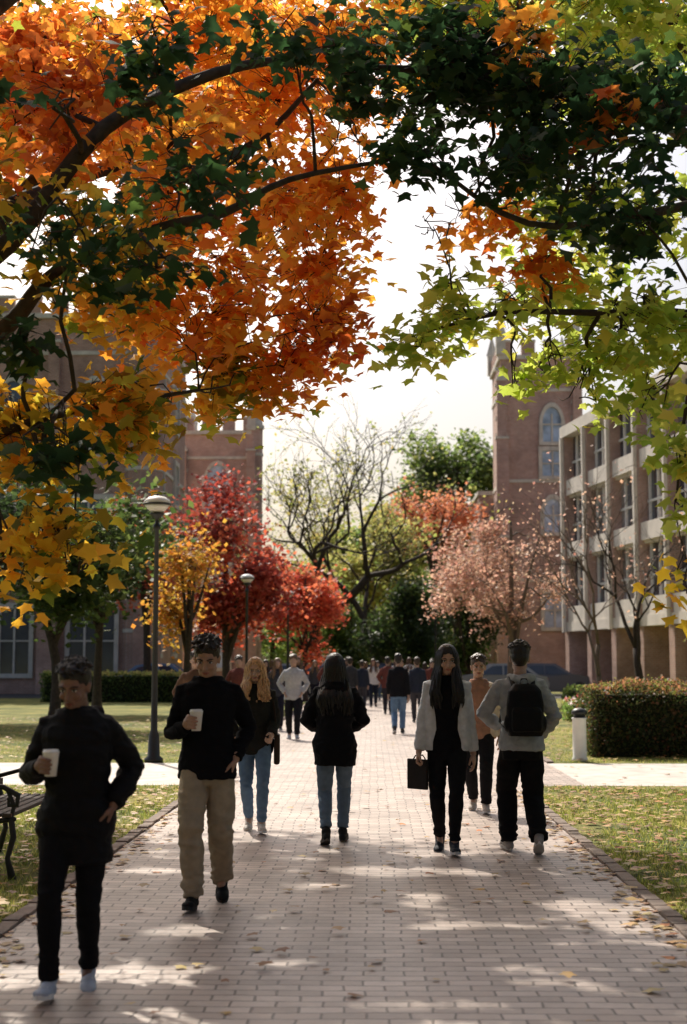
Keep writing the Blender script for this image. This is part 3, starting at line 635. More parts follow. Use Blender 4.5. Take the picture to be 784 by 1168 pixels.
def car(name,x,y,rz,col):
    e=empty(name,(x,y,0),rz); m=plain('car_paint',col,.25,.02,2,spec=.6)
    prof=[(-2.15,.32),(-2.2,.6),(-2.1,.88),(-1.75,.95),(-1.2,1.38),(-.7,1.47),(.3,1.45),(1.05,.98),(1.9,.85),(2.18,.66),(2.2,.35),(1.7,.24),(-1.7,.24)]
    b=B(); n=len(prof)
    def wd(z): return .87 if z<.98 else .87-(z-.98)*.42
    v=[(px,-wd(pz),pz) for px,pz in prof]+[(px,wd(pz),pz) for px,pz in prof]
    f=[tuple(range(n)),tuple(range(2*n-1,n-1,-1))]+[(i,(i+1)%n,n+(i+1)%n,n+i) for i in range(n)]
    b.add(v,f); mk('body',b,m,e,False,.05)
    g=B()
    for s in (-1,1):
        for q in ([(-1.55,1.0),(-1.12,1.33),(-.7,1.41),(-.25,1.41),(-.25,1.0)],[(-.17,1.0),(-.17,1.41),(.25,1.39),(.9,1.0)]):
            pts=[(a,s*(wd(c)+.006),c) for a,c in q]; g.add(pts if s<0 else pts[::-1],[tuple(range(len(q)))])
    g.add([(.98,-.72,1.035),(.98,.72,1.035),(.38,.62,1.41),(.38,-.62,1.41)],[(0,1,2,3)]); g.add([(-1.73,-.7,1.0),(-1.27,-.6,1.35),(-1.27,.6,1.35),(-1.73,.7,1.0)],[(0,1,2,3)])
    mk('windows',g,M['glass'],e)
    w=B(); hb=B()
    for wx in (-1.35,1.38):
        for s in (-1,1):
            i0=len(w.v); w.lathe([(.2,-.1),(.31,-.11),(.33,-.06),(.33,.06),(.31,.11),(.2,.1)],n=20); w.xform(Matrix.Translation((wx,s*.8,.33))@Matrix.Rotation(math.pi/2,4,'X'),i0)
            i0=len(hb.v); hb.lathe([(.2,-.105),(.2,.105)],n=16); hb.xform(Matrix.Translation((wx,s*.8,.33))@Matrix.Rotation(math.pi/2,4,'X'),i0)
    mk('wheels',w,M['dark'],e,True); mk('hubs',hb,plain('alloy',(.4,.4,.4),.4,.1,5,metal=.7),e)
    l_=B(); l_.box(2.12,2.2,-.8,-.5,.62,.76); l_.box(2.12,2.2,.5,.8,.62,.76); mk('headlamps',l_,M['white'],e)
    l2=B(); l2.box(-2.2,-2.12,-.8,-.55,.66,.84); l2.box(-2.2,-2.12,.55,.8,.66,.84); mk('tail_lamps',l2,plain('red_lens',(.4,.02,.02),.3),e)
for q in ((-9.3,64,0,(.12,.2,.32)),(-4.0,64.5,math.pi,(.3,.3,.31)),(.9,67.5,0,(.03,.03,.04)),(8.2,67.5,0,(.10,.10,.12)),(5.6,64.6,math.pi,(.25,.26,.28)),(-1.6,67.8,0,(.3,.32,.35))): car('parked_car',*q)

# ------------------------------------------------------------------ people
def ik(a,t,l1,l2,pole):
    a=Vector(a);t=Vector(t);d=t-a;L=d.length
    if L>(l1+l2)*.999: d=d*((l1+l2)*.999/L); L=d.length
    dn=d.normalized(); x=(l1*l1-l2*l2+L*L)/(2*L); h=math.sqrt(max(0,l1*l1-x*x))
    pl=Vector(pole); pl=(pl-dn*pl.dot(dn)).normalized()
    return a+dn*x+pl*h, a+d
MC={}
def cloth(col,rough=.95,key=None):
    k=(col,rough)
    if k not in MC: MC[k]=plain('fabric',col,rough,.14,18,.35,220,spec=.1)
    return MC[k]
def hairm(col):
    k=('h',col)
    if k not in MC:
        m,n,l,p=nt('hair'); tc=n.new('ShaderNodeTexCoord'); mp=n.new('ShaderNodeMapping'); mp.inputs['Scale'].default_value=(160,160,14)
        no=n.new('ShaderNodeTexNoise'); no.inputs['Scale'].default_value=1; no.inputs['Detail'].default_value=4; l.new(tc.outputs['Object'],mp.inputs[0]); l.new(mp.outputs[0],no.inputs['Vector'])
        r=n.new('ShaderNodeValToRGB'); r.color_ramp.elements[0].position=.35; r.color_ramp.elements[1].position=.68
        r.color_ramp.elements[0].color=(*[c*.45 for c in col],1); r.color_ramp.elements[1].color=(*[min(1,c*1.5) for c in col],1)
        l.new(no.outputs['Fac'],r.inputs[0]); l.new(r.outputs[0],p.inputs['Base Color']); p.inputs['Roughness'].default_value=.42; setspec(p,.4)
        b=n.new('ShaderNodeBump'); b.inputs['Strength'].default_value=.6; b.inputs['Distance'].default_value=.006; l.new(no.outputs['Fac'],b.inputs['Height']); l.new(b.outputs[0],p.inputs['Normal'])
        MC[k]=m
    return MC[k]
def skinm(col):
    k=('s',col)
    if k not in MC: MC[k]=plain('skin',col,.5,.06,25,.1,200,spec=.4)
    return MC[k]
def hand_free(b,w,D,N,S,curl):
    D=Vector(D).normalized(); N=Vector(N); N=(N-D*N.dot(D)).normalized(); S=Vector(S); S=(S-D*S.dot(D)-N*S.dot(N)).normalized(); w=Vector(w)
    b.tube([w-D*.03,w+D*.01],[.026,.026],10,True)
    for k,(o,L) in enumerate(((.028,.088),(.010,.093),(-.010,.088),(-.028,.080))):
        b.tube([w+S*o*.55,w+S*o+D*L*.6,w+S*o+D*L],[.014,.0145,.0125],8)
        ln=(.07,.078,.072,.056)[k]; p=w+S*o+D*L; a=curl[0]*(.8+.1*k); pts=[p]
        for j,fr in enumerate((.45,.3,.25)):
            p=p+(D*math.cos(a)+N*math.sin(a))*ln*fr; pts.append(p); a+=curl[1]
        b.tube(pts,[.0105,.0098,.009,.0078],8)
    p=w+D*.022+S*.022; p1=p+(S*.75+D*.5+N*.35).normalized()*.042; p2=p1+(S*.25+D*.85+N*.35).normalized()*.03; p3=p2+(D*.9+N*.4).normalized()*.024
    b.tube([p,p1,p2,p3],[.016,.0125,.0105,.0085],8)
def hand_cup(b,c,side,w,r=.04):
    c=Vector(c); w=Vector(w); pc=c+Vector((side*(r+.016),.012,-.005))
    b.tube([w,(w+pc)/2+Vector((side*.006,.01,0)),pc],[.026,.03,.028],10); b.ell(pc,(.017,.036,.045))
    for k in range(4):
        z=.034-.022*k; Rr=r+.0095; pts=[]
        for t in (-5,32,68,100-6*abs(k-1)):
            a=R(t); pts.append(c+Vector((side*Rr*math.cos(a),-Rr*math.sin(a),z-.0006*t*.2)))
        b.tube(pts,[.0115,.0102,.0092,.008],8)
    pts=[]
    for t,zz in ((-15,.02),(-50,.034),(-82,.04)):
        a=R(t); pts.append(c+Vector((side*(r+.012)*math.cos(a),-(r+.012)*math.sin(a),zz)))
    b.tube([pc+Vector((0,.02,0))]+pts,[.016,.0135,.011,.009],8)

def person(name,x,y,rz,H,skin,hair,top,legs,shoes,pose,sex='m',vox=.008,extra=None,seed=1):
    rd=random.Random(seed); s=H/1.75
    e=empty(name,(x,y,0),R(rz),s)
    fw=.9 if sex=='f' else .97; far=vox>.011
    hipz=pose.get('hip',.9)
    dz=hipz-.92
    shx=.158*fw; shz=1.405+dz; lean=pose.get('lean',-.02)
    SHO={-1:Vector((-shx,lean,shz)),1:Vector((shx,lean,shz))}
    HIP={-1:Vector((-.085,0,hipz)),1:Vector((.085,0,hipz))}
    an={-1:Vector(pose['R'][:3]),1:Vector(pose['L'][:3])}; pit={-1:pose['R'][3],1:pose['L'][3]}
    wr={-1:Vector(pose['rw'])+Vector((0,0,dz)),1:Vector(pose['lw'])+Vector((0,0,dz))}
    pole={-1:pose.get('rp',(-.25,1,-.2)),1:pose.get('lp',(.25,1,-.2))}
    KN={};EL={}
    for k in (-1,1):
        KN[k],an[k]=ik(HIP[k],an[k],.435,.42,(k*.05,-1,0)); EL[k],wr[k]=ik(SHO[k],wr[k],.285,.255,pole[k])
    hy=lean-.015
    def torso(ex,z0,w=1.0,flare=.06):
        S=[(.80,.148,.105),(.88,.163,.12),(.95,.163,.118),(1.05,.132*(.94 if sex=='f' else 1.05),.10),(1.15,.142*fw,.105),(1.27,.160*fw,.118+(.008 if sex=='f' else 0)),(1.36,.168*fw,.112),(1.41,.158*fw,.095),(1.445,.12*fw,.08),(1.475,.075,.066),(1.495,.062,.06)]
        out=[]
        for z,rx,ry in S:
            if z<z0-.001: continue
            out.append((0,lean*max(0,(z-.9)/.5),z+dz,rx*w+ex,ry*w+ex))
        if z0<.8:
            n=4; pre=[]
            for i in range(n):
                zz=z0+(.8-z0)*i/n; pre.append((0,0,zz+dz,.148*w+ex+(.8-zz)*flare,.105*w+ex+(.8-zz)*flare*1.2))
            out=pre+out
        elif .8<z0<.88:
            out=[(0,0,z0+dz,.163*w+ex,.120*w+ex)]+out
        return out
    b=B(); b.loft(torso(-.006,.8))
    b.tube([(0,lean,1.40+dz),(0,hy,1.50+dz),(0,hy-.012,1.57+dz)],[.06,.053,.051],12)
    for k in (-1,1):
        sp=SHO[k]
        b.tube([sp+Vector((-k*.05,0,0)),sp,(sp+EL[k])/2,EL[k],EL[k]+(wr[k]-EL[k])*.35,wr[k]],[.045,.046,.038,.032,.033,.025],10)
        kn=KN[k]; b.tube([HIP[k]+Vector((0,0,.03)),(HIP[k]+kn)/2,kn,kn+(an[k]-kn)*.35,an[k]],[.074,.061,.043,.043,.034],12)
        b.tube([an[k],an[k]+Vector((0,-.05,-.04))],[.034,.03],8)
    remesh('body',b,skinm(skin),e,max(vox,.009),2)
    # head
    HC=Vector((0,hy-.02,1.632+dz)); hyaw,hpit=pose.get('head',(0,0))
    TH=Matrix.Translation(HC+Vector((0,.03,-.09)))@Matrix.Rotation(R(hyaw),4,'Z')@Matrix.Rotation(R(hpit),4,'X')@Matrix.Scale(1.03,4)@Matrix.Translation((0,-.03,.09))
    b=B(); b.ell((0,.012,.028),(.073,.093,.088)); b.ell((0,-.02,-.028),(.061,.069,.082)); b.ell((0,-.04,-.085),(.036,.042,.028)); b.tube([(-.045,.0,-.07),(-.03,-.05,-.088),(0,-.066,-.09),(.03,-.05,-.088),(.045,0,-.07)],[.016 if sex=='f' else .018]*5,8)
    b.tube([(0,-.086,.012),(0,-.098,-.018),(0,-.107,-.036)],[.008,.009,.0125],8); b.ell((-.012,-.094,-.038),(.008,.01,.007)); b.ell((.012,-.094,-.038),(.008,.01,.007))
    b.tube([(-.048,-.066,.02),(-.022,-.082,.024),(0,-.084,.02),(.022,-.082,.024),(.048,-.066,.02)],[.009]*5,8)
    b.ell((-.036,-.066,-.032),(.022,.02,.02)); b.ell((.036,-.066,-.032),(.022,.02,.02)); b.tube([(-.02,-.083,-.066),(0,-.09,-.064),(.02,-.083,-.066)],[.007,.009,.007],8)
    for k in (-1,1): b.ell((k*.074,.006,-.012),(.01,.02,.031)); b.ell((k*.081,.012,.0),(.007,.014,.018))
    b.tube([(0,.01,-.06),(0,.03,-.13)],[.05,.053],12)
    b.xform(TH); remesh('head',b,skinm(skin),e,.0065 if not far else .01,2)
    if not far:
        be=B(); bi=B(); bb=B(); bl=B()
        for k in (-1,1):
            be.ell((k*.031,-.0755,.001),(.0135,.009,.0075)); bi.ell((k*.031,-.082,.001),(.006,.004,.0065))
            bb.tube([(k*.014,-.0925,.02),(k*.032,-.0885,.026),(k*.05,-.073,.02)],[.003,.0042,.0028],6)
            bb.tube([(k*.017,-.082,.008),(k*.031,-.0855,.0095),(k*.046,-.075,.006)],[.0016,.0022,.0016],5)
        bl.tube([(-.022,-.0865,-.064),(-.008,-.0965,-.0615),(0,-.097,-.063),(.008,-.0965,-.0615),(.022,-.0865,-.064)],[.002,.0042,.0042,.0042,.002],6)
        bl.tube([(-.018,-.087,-.069),(0,-.0965,-.0715),(.018,-.087,-.069)],[.002,.0052,.002],6)
        for q in (be,bi,bb,bl): q.xform(TH)
        mk('eyes',be,skinm((.5,.47,.44)),e,True); mk('irises',bi,skinm((.02,.012,.01)),e,True); mk('eyebrows',bb,hairm(tuple(c*.8 for c in hair['col'])),e,True)
        mk('lips',bl,skinm((skin[0]*.85,skin[1]*.5,skin[2]*.5)),e,True)
    # hair
    b=B(); hm=hairm(hair['col'])
    b.ell((0,.024,.046),(.084,.099,.086)); b.ell((0,.05,-.0),(.075,.071,.08))
    if hair['style']=='short':
        vol=hair.get('vol',1.0)
        for i in range(150):
            a=rd.uniform(0,2*math.pi); t=rd.uniform(0,1.2); q=Vector((.083*math.sin(t)*math.cos(a),.022+.099*math.sin(t)*math.sin(a),.044+.086*math.cos(t)))
            dirv=Vector((math.cos(a)*.5+rd.uniform(-.6,.6),math.sin(a)*.5-.4,rd.uniform(-.2,.6))).normalized()
            b.tube([q-dirv*.008,q+dirv*.016*vol,q+dirv*.028*vol+Vector((0,0,-.005))],[.010,.008,.004],5)
        for k in (-1,1): b.ell((k*.068,.01,.02),(.012,.028,.035))
        if hair.get('bun'): b.ell((0,.12,.0),(.04,.035,.045)); b.ell((0,.085,-.02),(.06,.05,.06))
        b.xform(TH); remesh('hair',b,hm,e,.006 if not far else .01,1)
    else:
        Lh=hair['len']; wv=hair.get('wave',.003)
        b.xform(TH); remesh('hair_crown',b,hm,e,.006 if not far else .01,1)
        b=B(); nL=170 if not far else 50
        for i in range(nL):
            a=R(rd.uniform(30,330)); ph=-math.pi/2+a; ca,sa=math.cos(ph),math.sin(ph)
            top_=TH@Vector((.03*ca,.02+.05*sa,.118))
            p0=TH@Vector((.082*ca,.022+.096*sa,.05)); p1=TH@Vector((.09*ca,.025+.094*sa,-.04))
            zE=shz-(Lh)*rd.uniform(.7,1.1)
            xo=ca*rd.uniform(.75,1.15)
            yb=lean+(.135 if sa>-.1 else -.13)*rd.uniform(.95,1.12)
            gx=rd.uniform(-.02,.02)
            m1=Vector((xo*.105+gx*.5,HC.y+sa*.1,shz+.09)); m2=Vector((xo*.125+gx,yb,shz-.03)); pE=Vector((xo*.115+gx*1.6,yb*1.03+rd.uniform(-.01,.02),zE))
            pts=[top_,p0,p1,m1,m2,(m2+pE)/2+Vector((rd.uniform(-.015,.015),0,0)),pE]
            sp=[Vector(q) for q in smoothpath([tuple(q) for q in pts],3)]
            f0=rd.uniform(0,6)
            sp=[q+Vector((math.sin(j*1.1+f0),math.cos(j*1.3+f0),0))*wv*min(1,j/6) for j,q in enumerate(sp)]
            nn_=len(sp); b.tube(sp,[.005+.009*math.sin(math.pi*min(1,(j+1)/nn_*1.02))**.7 if j<nn_-1 else .0015 for j in range(nn_)],5,False)
        mk('hair_locks',b,hm,e,True)
    # hands
    b=B()
    for k,key in ((-1,'rh'),(1,'lh')):
        hk=pose.get(key,'free'); Dv=(wr[k]-EL[k]).normalized()
        if hk=='free': hand_free(b,wr[k]+Dv*.015,Dv,(-k,.15,-.1),(0,-1,0),(.35,.4))
        elif hk=='grip': hand_free(b,wr[k]+Dv*.015,Dv,(-k,0.0,-.0),(0,-1,0),(1.1,1.1))
        elif hk=='cup': hand_cup(b,pose['cup'],k,wr[k])
        elif hk=='pocket': hand_free(b,wr[k]+Dv*.0,Vector((-k*.35,.05,-1)),(-k,0,0),(0,-1,0),(.3,.3))
    remesh('hands',b,skinm(skin),e,.0045 if not far else .008,1)
    # trousers
    tc_,tx=legs['col'],legs.get('ex',.012); b=B()
    S=torso(.008,.8)[:4]; b.loft(S)
    for k in (-1,1):
        kn=KN[k]; hem=an[k]+(kn-an[k]).normalized()*legs.get('hem',.02)
        b.tube([HIP[k]+Vector((0,0,.02)),HIP[k]+(kn-HIP[k])*.5,kn,kn+(hem-kn)*.35,kn+(hem-kn)*.75,hem],[.088,.075+tx*.9,.054+tx,.055+tx*1.05,.043+tx*1.1,.040+tx*1.15],14,False)
    off=rd.uniform(0,50)
    def dtr(c,off=off):
        z=c[2]; amp=.0035+.005*math.exp(-((z-.5)/.12)**2)+.008*math.exp(-((z-.14)/.1)**2)
        amp*=legs.get('fold',1.0)
        if z>.72: amp*=max(.05,1-(z-.72)/.1)
        n1=noise.noise(Vector((c[0]*8+off,c[1]*8+c[2]*8,c[2]*(22 if z<.25 else 14))))
        return max(-.005,amp*(.8-2.0*abs(n1)))
    remesh('trousers',b,cloth(tc_,.95),e,vox,2,dtr)
    # shoes
    b=B(); bs=B()
    for k in (-1,1):
        a_=an[k]; TF=Matrix.Translation(a_)@Matrix.Rotation(R(k*7),4,'Z')@Matrix.Rotation(R(pit[k]),4,'X')
        i0=len(b.v)
        b.ell((0,.03,-.045),(.036,.045,.04)); b.ell((0,-.06,-.05),(.04,.07,.032)); b.ell((0,-.125,-.054),(.042,.06,.025)); b.tube([(0,.012,.01),(0,-.02,-.03),(0,-.08,-.04)],[.045,.04,.03],12); b.ell((0,0,-.02),(.038,.047,.042))
        for j in range(i0,len(b.v)):
            q=b.v[j]; b.v[j]=(q[0],q[1],max(q[2],-.078))
        b.xform(TF,i0); i0=len(bs.v)
        n=24; ol=[]
        for t in range(n):
            an_=2*math.pi*t/n; yy=-.058+.128*math.sin(an_); wd_=.036+.009*math.cos((yy+.13)*14)
            ol.append((wd_*math.cos(an_)*1.05,yy))
        v=[(p_,q_,-.083) for p_,q_ in ol]+[(p_,q_,-.058) for p_,q_ in ol]
        f=[tuple(range(n-1,-1,-1)),tuple(range(n,2*n))]+[(t,(t+1)%n,n+(t+1)%n,n+t) for t in range(n)]
        bs.add(v,f)
        if shoes.get('laces'):
            for j in range(4): bs.tube([(-.022,-.03-.02*j,-.008-.006*j),(.0,-.035-.02*j,-.002-.006*j),(.022,-.03-.02*j,-.008-.006*j)],[.0035]*3,5)
        bs.xform(TF,i0)
    remesh('shoes',b,cloth(shoes['col'],.6),e,.007 if not far else .011,1); mk('soles',bs,cloth(shoes['sole'],.6),e)
    # top garment
    ex=top.get('ex',.02); b=B(); z0=top['hem']; b.loft(torso(ex,z0,top.get('w',1.0)),24,2.1)
    sx=top.get('sleeve',.016)
    for k in (-1,1):
        sp=SHO[k]; cuff=wr[k]-(wr[k]-EL[k]).normalized()*top.get('cuff',.0)
        if top.get('sleevecol') is None:
            b.tube([sp+Vector((-k*.06,0,.0)),sp+Vector((0,0,-.005)),(sp+EL[k])/2,EL[k],EL[k]+(cuff-EL[k])*.5,cuff],[.05+sx*.5,.050+sx*.7,.043+sx,.038+sx,.036+sx,.030+sx*.7],12,False)
    col=top.get('collar',0)
    if col: b.tube([(0,lean+.0,1.455+dz),(0,lean-.0,1.455+dz+col)],[.08,.072],16,False)
    if top.get('hood'):
        pts=[(-.085,lean-.03,1.46+dz),(-.095,lean+.04,1.47+dz),(-.06,lean+.10,1.46+dz),(0,lean+.12,1.43+dz),(.06,lean+.10,1.46+dz),(.095,lean+.04,1.47+dz),(.085,lean-.03,1.46+dz)]
        b.tube(pts,[.02,.032,.04,.046,.04,.032,.02],10)
    off2=rd.uniform(0,50); quilt=top.get('quilt')
    def dt(c,off=off2):
        v=.008*noise.noise(Vector((c[0]*6+off,c[1]*6,c[2]*8)))
        n1=noise.noise(Vector((c[0]*12+off+c[2]*5,c[1]*12,c[2]*19))); v+=.008*(.6-1.6*abs(n1))
        if quilt: v+=.006*abs(math.sin(c[2]*math.pi/.10+1.2*noise.noise(Vector(c)*4)))-.003
        return max(-.007,v*top.get('fold',1.0))
    remesh('jacket' if top.get('ex',.02)>.02 else 'sweater',b,cloth(top['col'],top.get('rough',.95)),e,vox,2,dt)
    if top.get('sleevecol') is not None:
        b=B()
        for k in (-1,1):
            sp=SHO[k]; cuff=wr[k]
            b.tube([sp+Vector((-k*.07,0,.005)),sp+Vector((0,0,.0)),(sp+EL[k])/2,EL[k],EL[k]+(cuff-EL[k])*.5,cuff],[.055+sx*.6,.056+sx*.7,.046+sx,.041+sx,.038+sx,.033+sx*.8],12,False)
            b.tube([(k*.10,lean-.005,1.43+dz),(k*.125,-.015,1.25+dz),(k*.125,-.01,1.05+dz),(k*.135,.0,z0+dz+.02)],[.06,.078,.074,.08],12,False,1.35)
        remesh('open_jacket',b,cloth(top['sleevecol'],.85),e,vox,2,dt)
    if extra: extra(e,dict(dz=dz,lean=lean,EL=EL,wr=wr,SHO=SHO,HC=HC,shz=shz))
    return e
M['cupw']=plain('paper_cup',(.78,.76,.72),.6,.04,20); M['lid']=plain('cup_lid',(.82,.82,.8),.35,.03,20)
def cupextra(c,dz):
    c=(c[0],c[1],c[2])
    def f(e,i):
        b=B(); b.lathe([(.029,-.06),(.0405,.052),(.041,.056)],c,24); mk('paper_cup',b,M['cupw'],e,True)
        b=B(); b.lathe([(.043,.0565),(.043,.063),(.039,.066),(.037,.074),(.033,.074),(.031,.070)],c,24); mk('cup_lid',b,M['lid'],e,True)
    return f
BLK=(.007,.007,.009)
c1=(-.095,-.30,1.20)
person('woman_in_puffer_coat',-1.43,6.95,4,1.60,(.20,.11,.08),dict(col=(.012,.009,.008),style='short',vol=1.2,bun=True),
 dict(col=(.007,.007,.009),ex=.036,hem=.70,sleeve=.026,collar=.05,hood=True,quilt=True,rough=.6,fold=1.3,w=1.03),dict(col=(.009,.009,.011),ex=.006,hem=.01),dict(col=(.42,.48,.58),sole=(.75,.75,.73),laces=True),
 dict(R=(-.10,-.18,.105,-8),L=(.06,.14,.11,14),rw=(-.155,-.225,1.205),lw=(.2,-.055,1.0),rh='cup',lh='pocket',cup=c1,head=(-14,20),rp=(-.5,.5,-1),lp=(.6,.8,0),hip=.895),'f',.008,cupextra(c1,0),1)
c2=(-.05,-.31,1.19)
person('man_with_coffee_cup',-1.08,9.4,2,1.76,(.36,.21,.15),dict(col=(.02,.013,.009),style='short',vol=1.5),
 dict(col=BLK,ex=.026,hem=.84,sleeve=.018,collar=.015,fold=1.4),dict(col=(.33,.27,.19),ex=.020,hem=.0,fold=1.9),dict(col=(.012,.012,.012),sole=(.03,.03,.03)),
 dict(R=(-.07,-.20,.10,-6),L=(.085,.20,.15,24),rw=(-.108,-.235,1.185),lw=(.185,-.05,.97),rh='cup',lh='pocket',cup=c2,head=(-4,22),rp=(-.55,.6,-.8),lp=(.6,.9,0),hip=.89),'m',.008,cupextra(c2,0),2)
def bagextra(e,i):
    b=B(); b.box(-.03,.03,-.13,.13,-.3,0); b.xform(Matrix.Translation((.22,.02,1.0+i['dz']))); mk('handbag',b,cloth((.05,.035,.025),.5),e,False,.02)
    b=B(); b.tube([(.22,-.1,1.0+i['dz']),(.19,-.08,1.3+i['dz']),(.12,0,1.48+i['dz']),(.18,.1,1.3+i['dz']),(.22,.12,1.0+i['dz'])],[.009]*5,6); mk('bag_strap',b,cloth((.03,.02,.015),.5),e,True)
person('blonde_woman',-1.1,13.4,3,1.63,(.46,.3,.22),dict(col=(.55,.34,.17),style='long',len=.08,wave=.014),
 dict(col=(.022,.023,.021),ex=.024,hem=.80,sleeve=.022,collar=.03,fold=1.3),dict(col=(.13,.21,.32),ex=.006,hem=.03),dict(col=(.6,.56,.5),sole=(.7,.7,.68)),
 dict(R=(-.06,.16,.13,20),L=(.075,-.2,.10,-6),rw=(-.19,-.06,.97),lw=(.17,-.2,1.0),lh='grip',rh='pocket',head=(0,4),rp=(-.7,.8,0),hip=.89),'f',.009,bagextra,3)
person('long_haired_woman',-.33,12.5,182,1.66,(.35,.2,.14),dict(col=(.010,.008,.007),style='long',len=.2),
 dict(col=(.007,.007,.009),ex=.038,hem=.745,sleeve=.028,collar=.04,fold=1.4,rough=.8),dict(col=(.13,.18,.24),ex=.008,hem=.04),dict(col=(.02,.02,.02),sole=(.1,.08,.07)),
 dict(R=(-.075,-.17,.1,-4),L=(.08,.16,.13,18),rw=(-.12,-.25,1.06),lw=(.12,-.25,1.06),head=(0,8),rp=(-.75,.6,-.3),lp=(.75,.6,-.3),hip=.895),'f',.008,None,4)
def bookextra(e,i):
    w=i['wr'][-1]; b=B(); b.box(-.015,.015,-.10,.12,-.25,.0); b.xform(Matrix.Translation((w.x-.005,w.y+.0,w.z-.075))@Matrix.Rotation(R(50),4,'Z')); mk('document_bag',b,cloth((.02,.016,.015),.5),e,False,.008)
    b=B(); b.tube([(w.x-.05,w.y-.05,w.z-.08),(w.x-.03,w.y-.03,w.z-.045),(w.x+.03,w.y+.03,w.z-.045),(w.x+.05,w.y+.05,w.z-.08)],[.006]*4,6); mk('bag_handle',b,cloth((.02,.016,.015),.5),e,True)
person('woman_carrying_bag',.62,12.0,-4,1.73,(.42,.26,.19),dict(col=(.010,.008,.008),style='long',len=.17),
 dict(col=BLK,ex=.016,hem=.86,sleeve=.014,collar=0,sleevecol=(.52,.54,.57),fold=1.1),dict(col=(.010,.010,.012),ex=.006,hem=.03),dict(col=(.03,.035,.045),sole=(.5,.5,.5)),
 dict(R=(-.07,.12,.115,14),L=(.055,-.2,.1,-6),rw=(-.235,-.08,.88),lw=(.215,.02,.86),rh='grip',lh='free',head=(8,8),hip=.895),'f',.008,bookextra,5)
def packextra(e,i):
    dz=i['dz']; b=B(); b.loft([(0,.215,1.0+dz,.135,.07),(0,.22,1.04+dz,.15,.09),(0,.22,1.25+dz,.15,.09),(0,.21,1.36+dz,.135,.075),(0,.195,1.42+dz,.09,.045)],20,3.5); b.loft([(0,.305,1.04+dz,.115,.03),(0,.31,1.07+dz,.122,.04),(0,.31,1.2+dz,.122,.035),(0,.305,1.23+dz,.11,.02)],20,3.5)
    b.tube([(-.03,.18,1.42+dz),(-.025,.18,1.46+dz),(.025,.18,1.46+dz),(.03,.18,1.42+dz)],[.008]*4,6)
    for k in (-1,1): b.ell((k*.15,.22,1.1+dz),(.025,.05,.07))
    remesh('backpack',b,cloth((.008,.008,.009),.6),e,.008,2,lambda c:.005*noise.noise(Vector(c)*14))
    b=B()
    for k in (-1,1): b.tube([(k*.08,.15,1.40+dz),(k*.09,.05,1.475+dz),(k*.10,-.08,1.42+dz),(k*.115,-.15,1.28+dz),(k*.16,-.05,1.1+dz),(k*.13,.16,1.04+dz)],[.02]*6,8,True,.4)
    mk('straps',b,cloth((.008,.008,.009),.6),e,True)
person('man_with_backpack',1.23,11.95,183,1.76,(.4,.25,.18),dict(col=(.012,.009,.008),style='short'),
 dict(col=(.34,.36,.38),ex=.024,hem=.88,sleeve=.022,collar=.03,hood=True,fold=1.5),dict(col=(.010,.010,.011),ex=.026,hem=-.01,fold=1.6),dict(col=(.3,.28,.26),sole=(.55,.54,.5)),
 dict(R=(-.10,.20,.16,28),L=(.09,-.16,.1,-4),rw=(-.19,-.15,1.0),lw=(.16,-.24,1.07),head=(-6,6),rp=(-.6,.9,0),lp=(.8,.6,-.1),hip=.885),'m',.008,packextra,6)
walkA=dict(R=(-.08,-.18,.1,-5),L=(.08,.18,.14,20),rw=(-.22,.08,.88),lw=(.22,-.12,.9),head=(0,4),hip=.89)
walkB=dict(R=(-.08,.18,.14,20),L=(.08,-.18,.1,-5),rw=(-.22,-.12,.9),lw=(.22,.08,.88),head=(8,4),hip=.89)
pock=dict(R=(-.08,.16,.13,18),L=(.08,-.18,.1,-5),rw=(-.18,-.07,.98),lw=(.18,-.07,.98),rp=(-.8,.7,0),lp=(.8,.7,0),rh='pocket',lh='pocket',head=(0,6),hip=.89)
def P2(name,x,y,rz,H,hc,style,tc,lc,pose,sex='m',seed=1,sh=(.05,.05,.05),hem=.84,sl=None):
    return person(name,x,y,rz,H,(.42,.26,.19),dict(col=hc,style=style,len=.15),dict(col=tc,ex=.026,hem=hem,sleeve=.02,collar=.03,sleevecol=sl),dict(col=lc,ex=.015),dict(col=sh,sole=(.5,.5,.5)),pose,sex,.011 if y<20 else .014,None,seed)
P2('woman_in_beige_jacket',1.12,15.2,-8,1.66,(.05,.03,.02),'short',(.3,.17,.12),(.012,.012,.014),walkB,'f',11,(.5,.45,.4),sl=(.5,.42,.34))
P2('man_in_brown_jacket',-2.55,20.6,5,1.74,(.03,.02,.015),'short',(.12,.07,.045),(.02,.02,.025),pock,'m',12)
P2('man_in_black_jacket',.56,31.4,178,1.76,(.02,.015,.012),'short',(.012,.012,.014),(.12,.2,.32),walkA,'m',13)
P2('man_in_grey_hoodie',-1.62,29.2,2,1.74,(.10,.06,.035),'short',(.42,.42,.43),(.015,.015,.018),pock,'m',14,(.5,.5,.5))
far=[P2('pedestrian',.02,50,0,1.7,(.1,.06,.04),'long',(.55,.55,.55),(.02,.025,.04),walkA,'f',15),
P2('pedestrian',-2.2,33,3,1.68,(.2,.12,.06),'long',(.05,.05,.06),(.02,.02,.03),walkB,'f',16),
P2('pedestrian',-2.9,31,0,1.72,(.03,.02,.015),'short',(.15,.05,.04),(.03,.03,.04),pock,'m',17),
P2('pedestrian',1.15,37,180,1.7,(.05,.03,.02),'short',(.03,.035,.05),(.05,.05,.06),walkB,'m',18),
P2('pedestrian',-.7,44,180,1.72,(.03,.02,.015),'short',(.05,.05,.05),(.06,.1,.16),walkA,'m',19),
P2('pedestrian',-1.5,47,0,1.66,(.03,.02,.015),'long',(.2,.05,.05),(.02,.02,.02),pock,'f',20)]
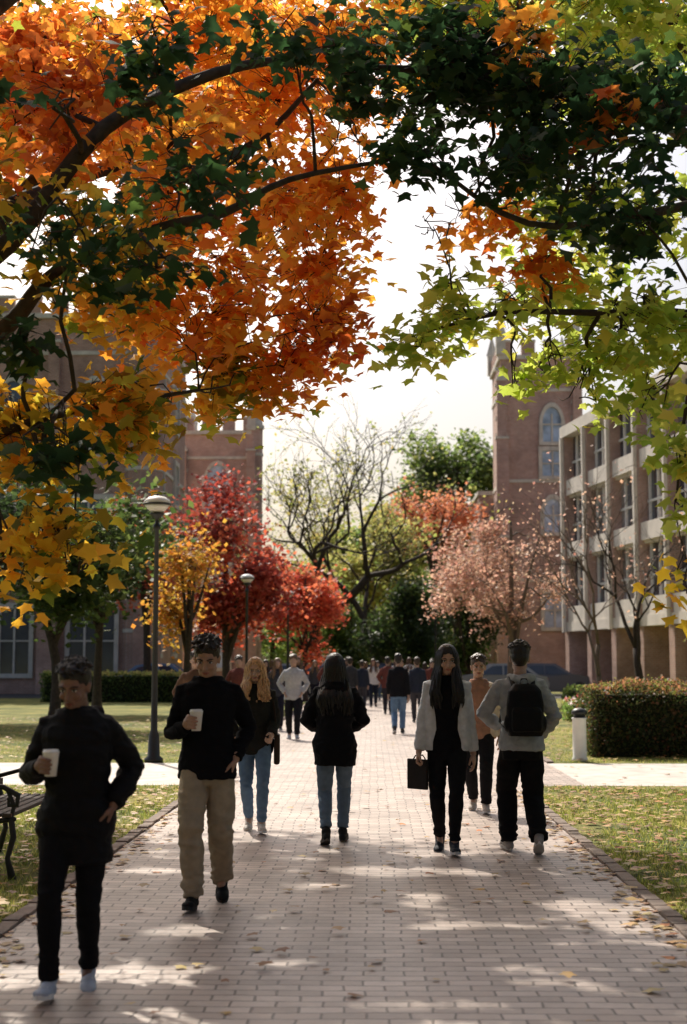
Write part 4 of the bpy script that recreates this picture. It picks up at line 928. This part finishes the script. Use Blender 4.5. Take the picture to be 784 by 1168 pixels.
def clone(src,x,y,rz,s=1):
    e=bpy.data.objects.new('pedestrian',None); link(e); e.location=(x,y,0); e.rotation_euler=(0,0,R(rz)); e.scale=[v*s for v in src.scale]
    for c in src.children:
        o=bpy.data.objects.new(c.name.split('.')[0],c.data); link(o,e)
rc=random.Random(9)
for i,(x,y,rz) in enumerate(((.6,54,180),(-2.1,52,0),(1.9,46,4),(-1.0,57,180),(.2,59,0),(-3.0,40,8),(1.4,55,175),(-.3,60,185),(-2.9,56,0),(2.4,58,0),(-.9,38.5,2),(-1.8,60,180),(1.0,61,0),(-3.4,48,170),(-1.3,42,185),(-.35,47,180),(.9,45,0),(1.9,52,180),(-1.0,51,0),(-2.3,44,4),(.45,43,178),(2.3,49,185))):
    clone(far[i%6],x,y,rz,rc.uniform(.94,1.05))

# ------------------------------------------------------------------ light, sky, camera
az=SUN_AZ; el=SUN_EL
w=bpy.data.worlds.new('World'); scene.world=w; w.use_nodes=True
bg=w.node_tree.nodes['Background']; sk=w.node_tree.nodes.new('ShaderNodeTexSky'); sk.sky_type='NISHITA'; sk.sun_disc=False
sk.sun_elevation=el; sk.sun_rotation=az; sk.dust_density=6.0; sk.air_density=1.0; sk.ozone_density=1.0
w.node_tree.links.new(sk.outputs[0],bg.inputs['Color']); bg.inputs['Strength'].default_value=.135
sv=Vector((math.sin(az)*math.cos(el),math.cos(az)*math.cos(el),math.sin(el)))
sl=bpy.data.lights.new('sun','SUN'); sl.energy=5; sl.angle=R(.5); sl.color=(1,.93,.82)
so=bpy.data.objects.new('sun',sl); link(so); so.rotation_euler=(-sv).to_track_quat('-Z','Y').to_euler(); so.location=(0,0,50)
cd=bpy.data.cameras.new('camera'); co=bpy.data.objects.new('camera',cd); link(co)
cd.sensor_fit='VERTICAL'; cd.sensor_height=36; cd.sensor_width=24; cd.lens=50; cd.clip_end=3000; cd.clip_start=.1
co.location=(0,0,1.57)
co.rotation_euler=(R(90+6.02),0,R(1.17))
cd.dof.use_dof=True; cd.dof.focus_distance=12.3; cd.dof.aperture_fstop=2.4
scene.camera=co
scene.view_settings.view_transform='Standard'; scene.view_settings.look='None'; scene.view_settings.exposure=0
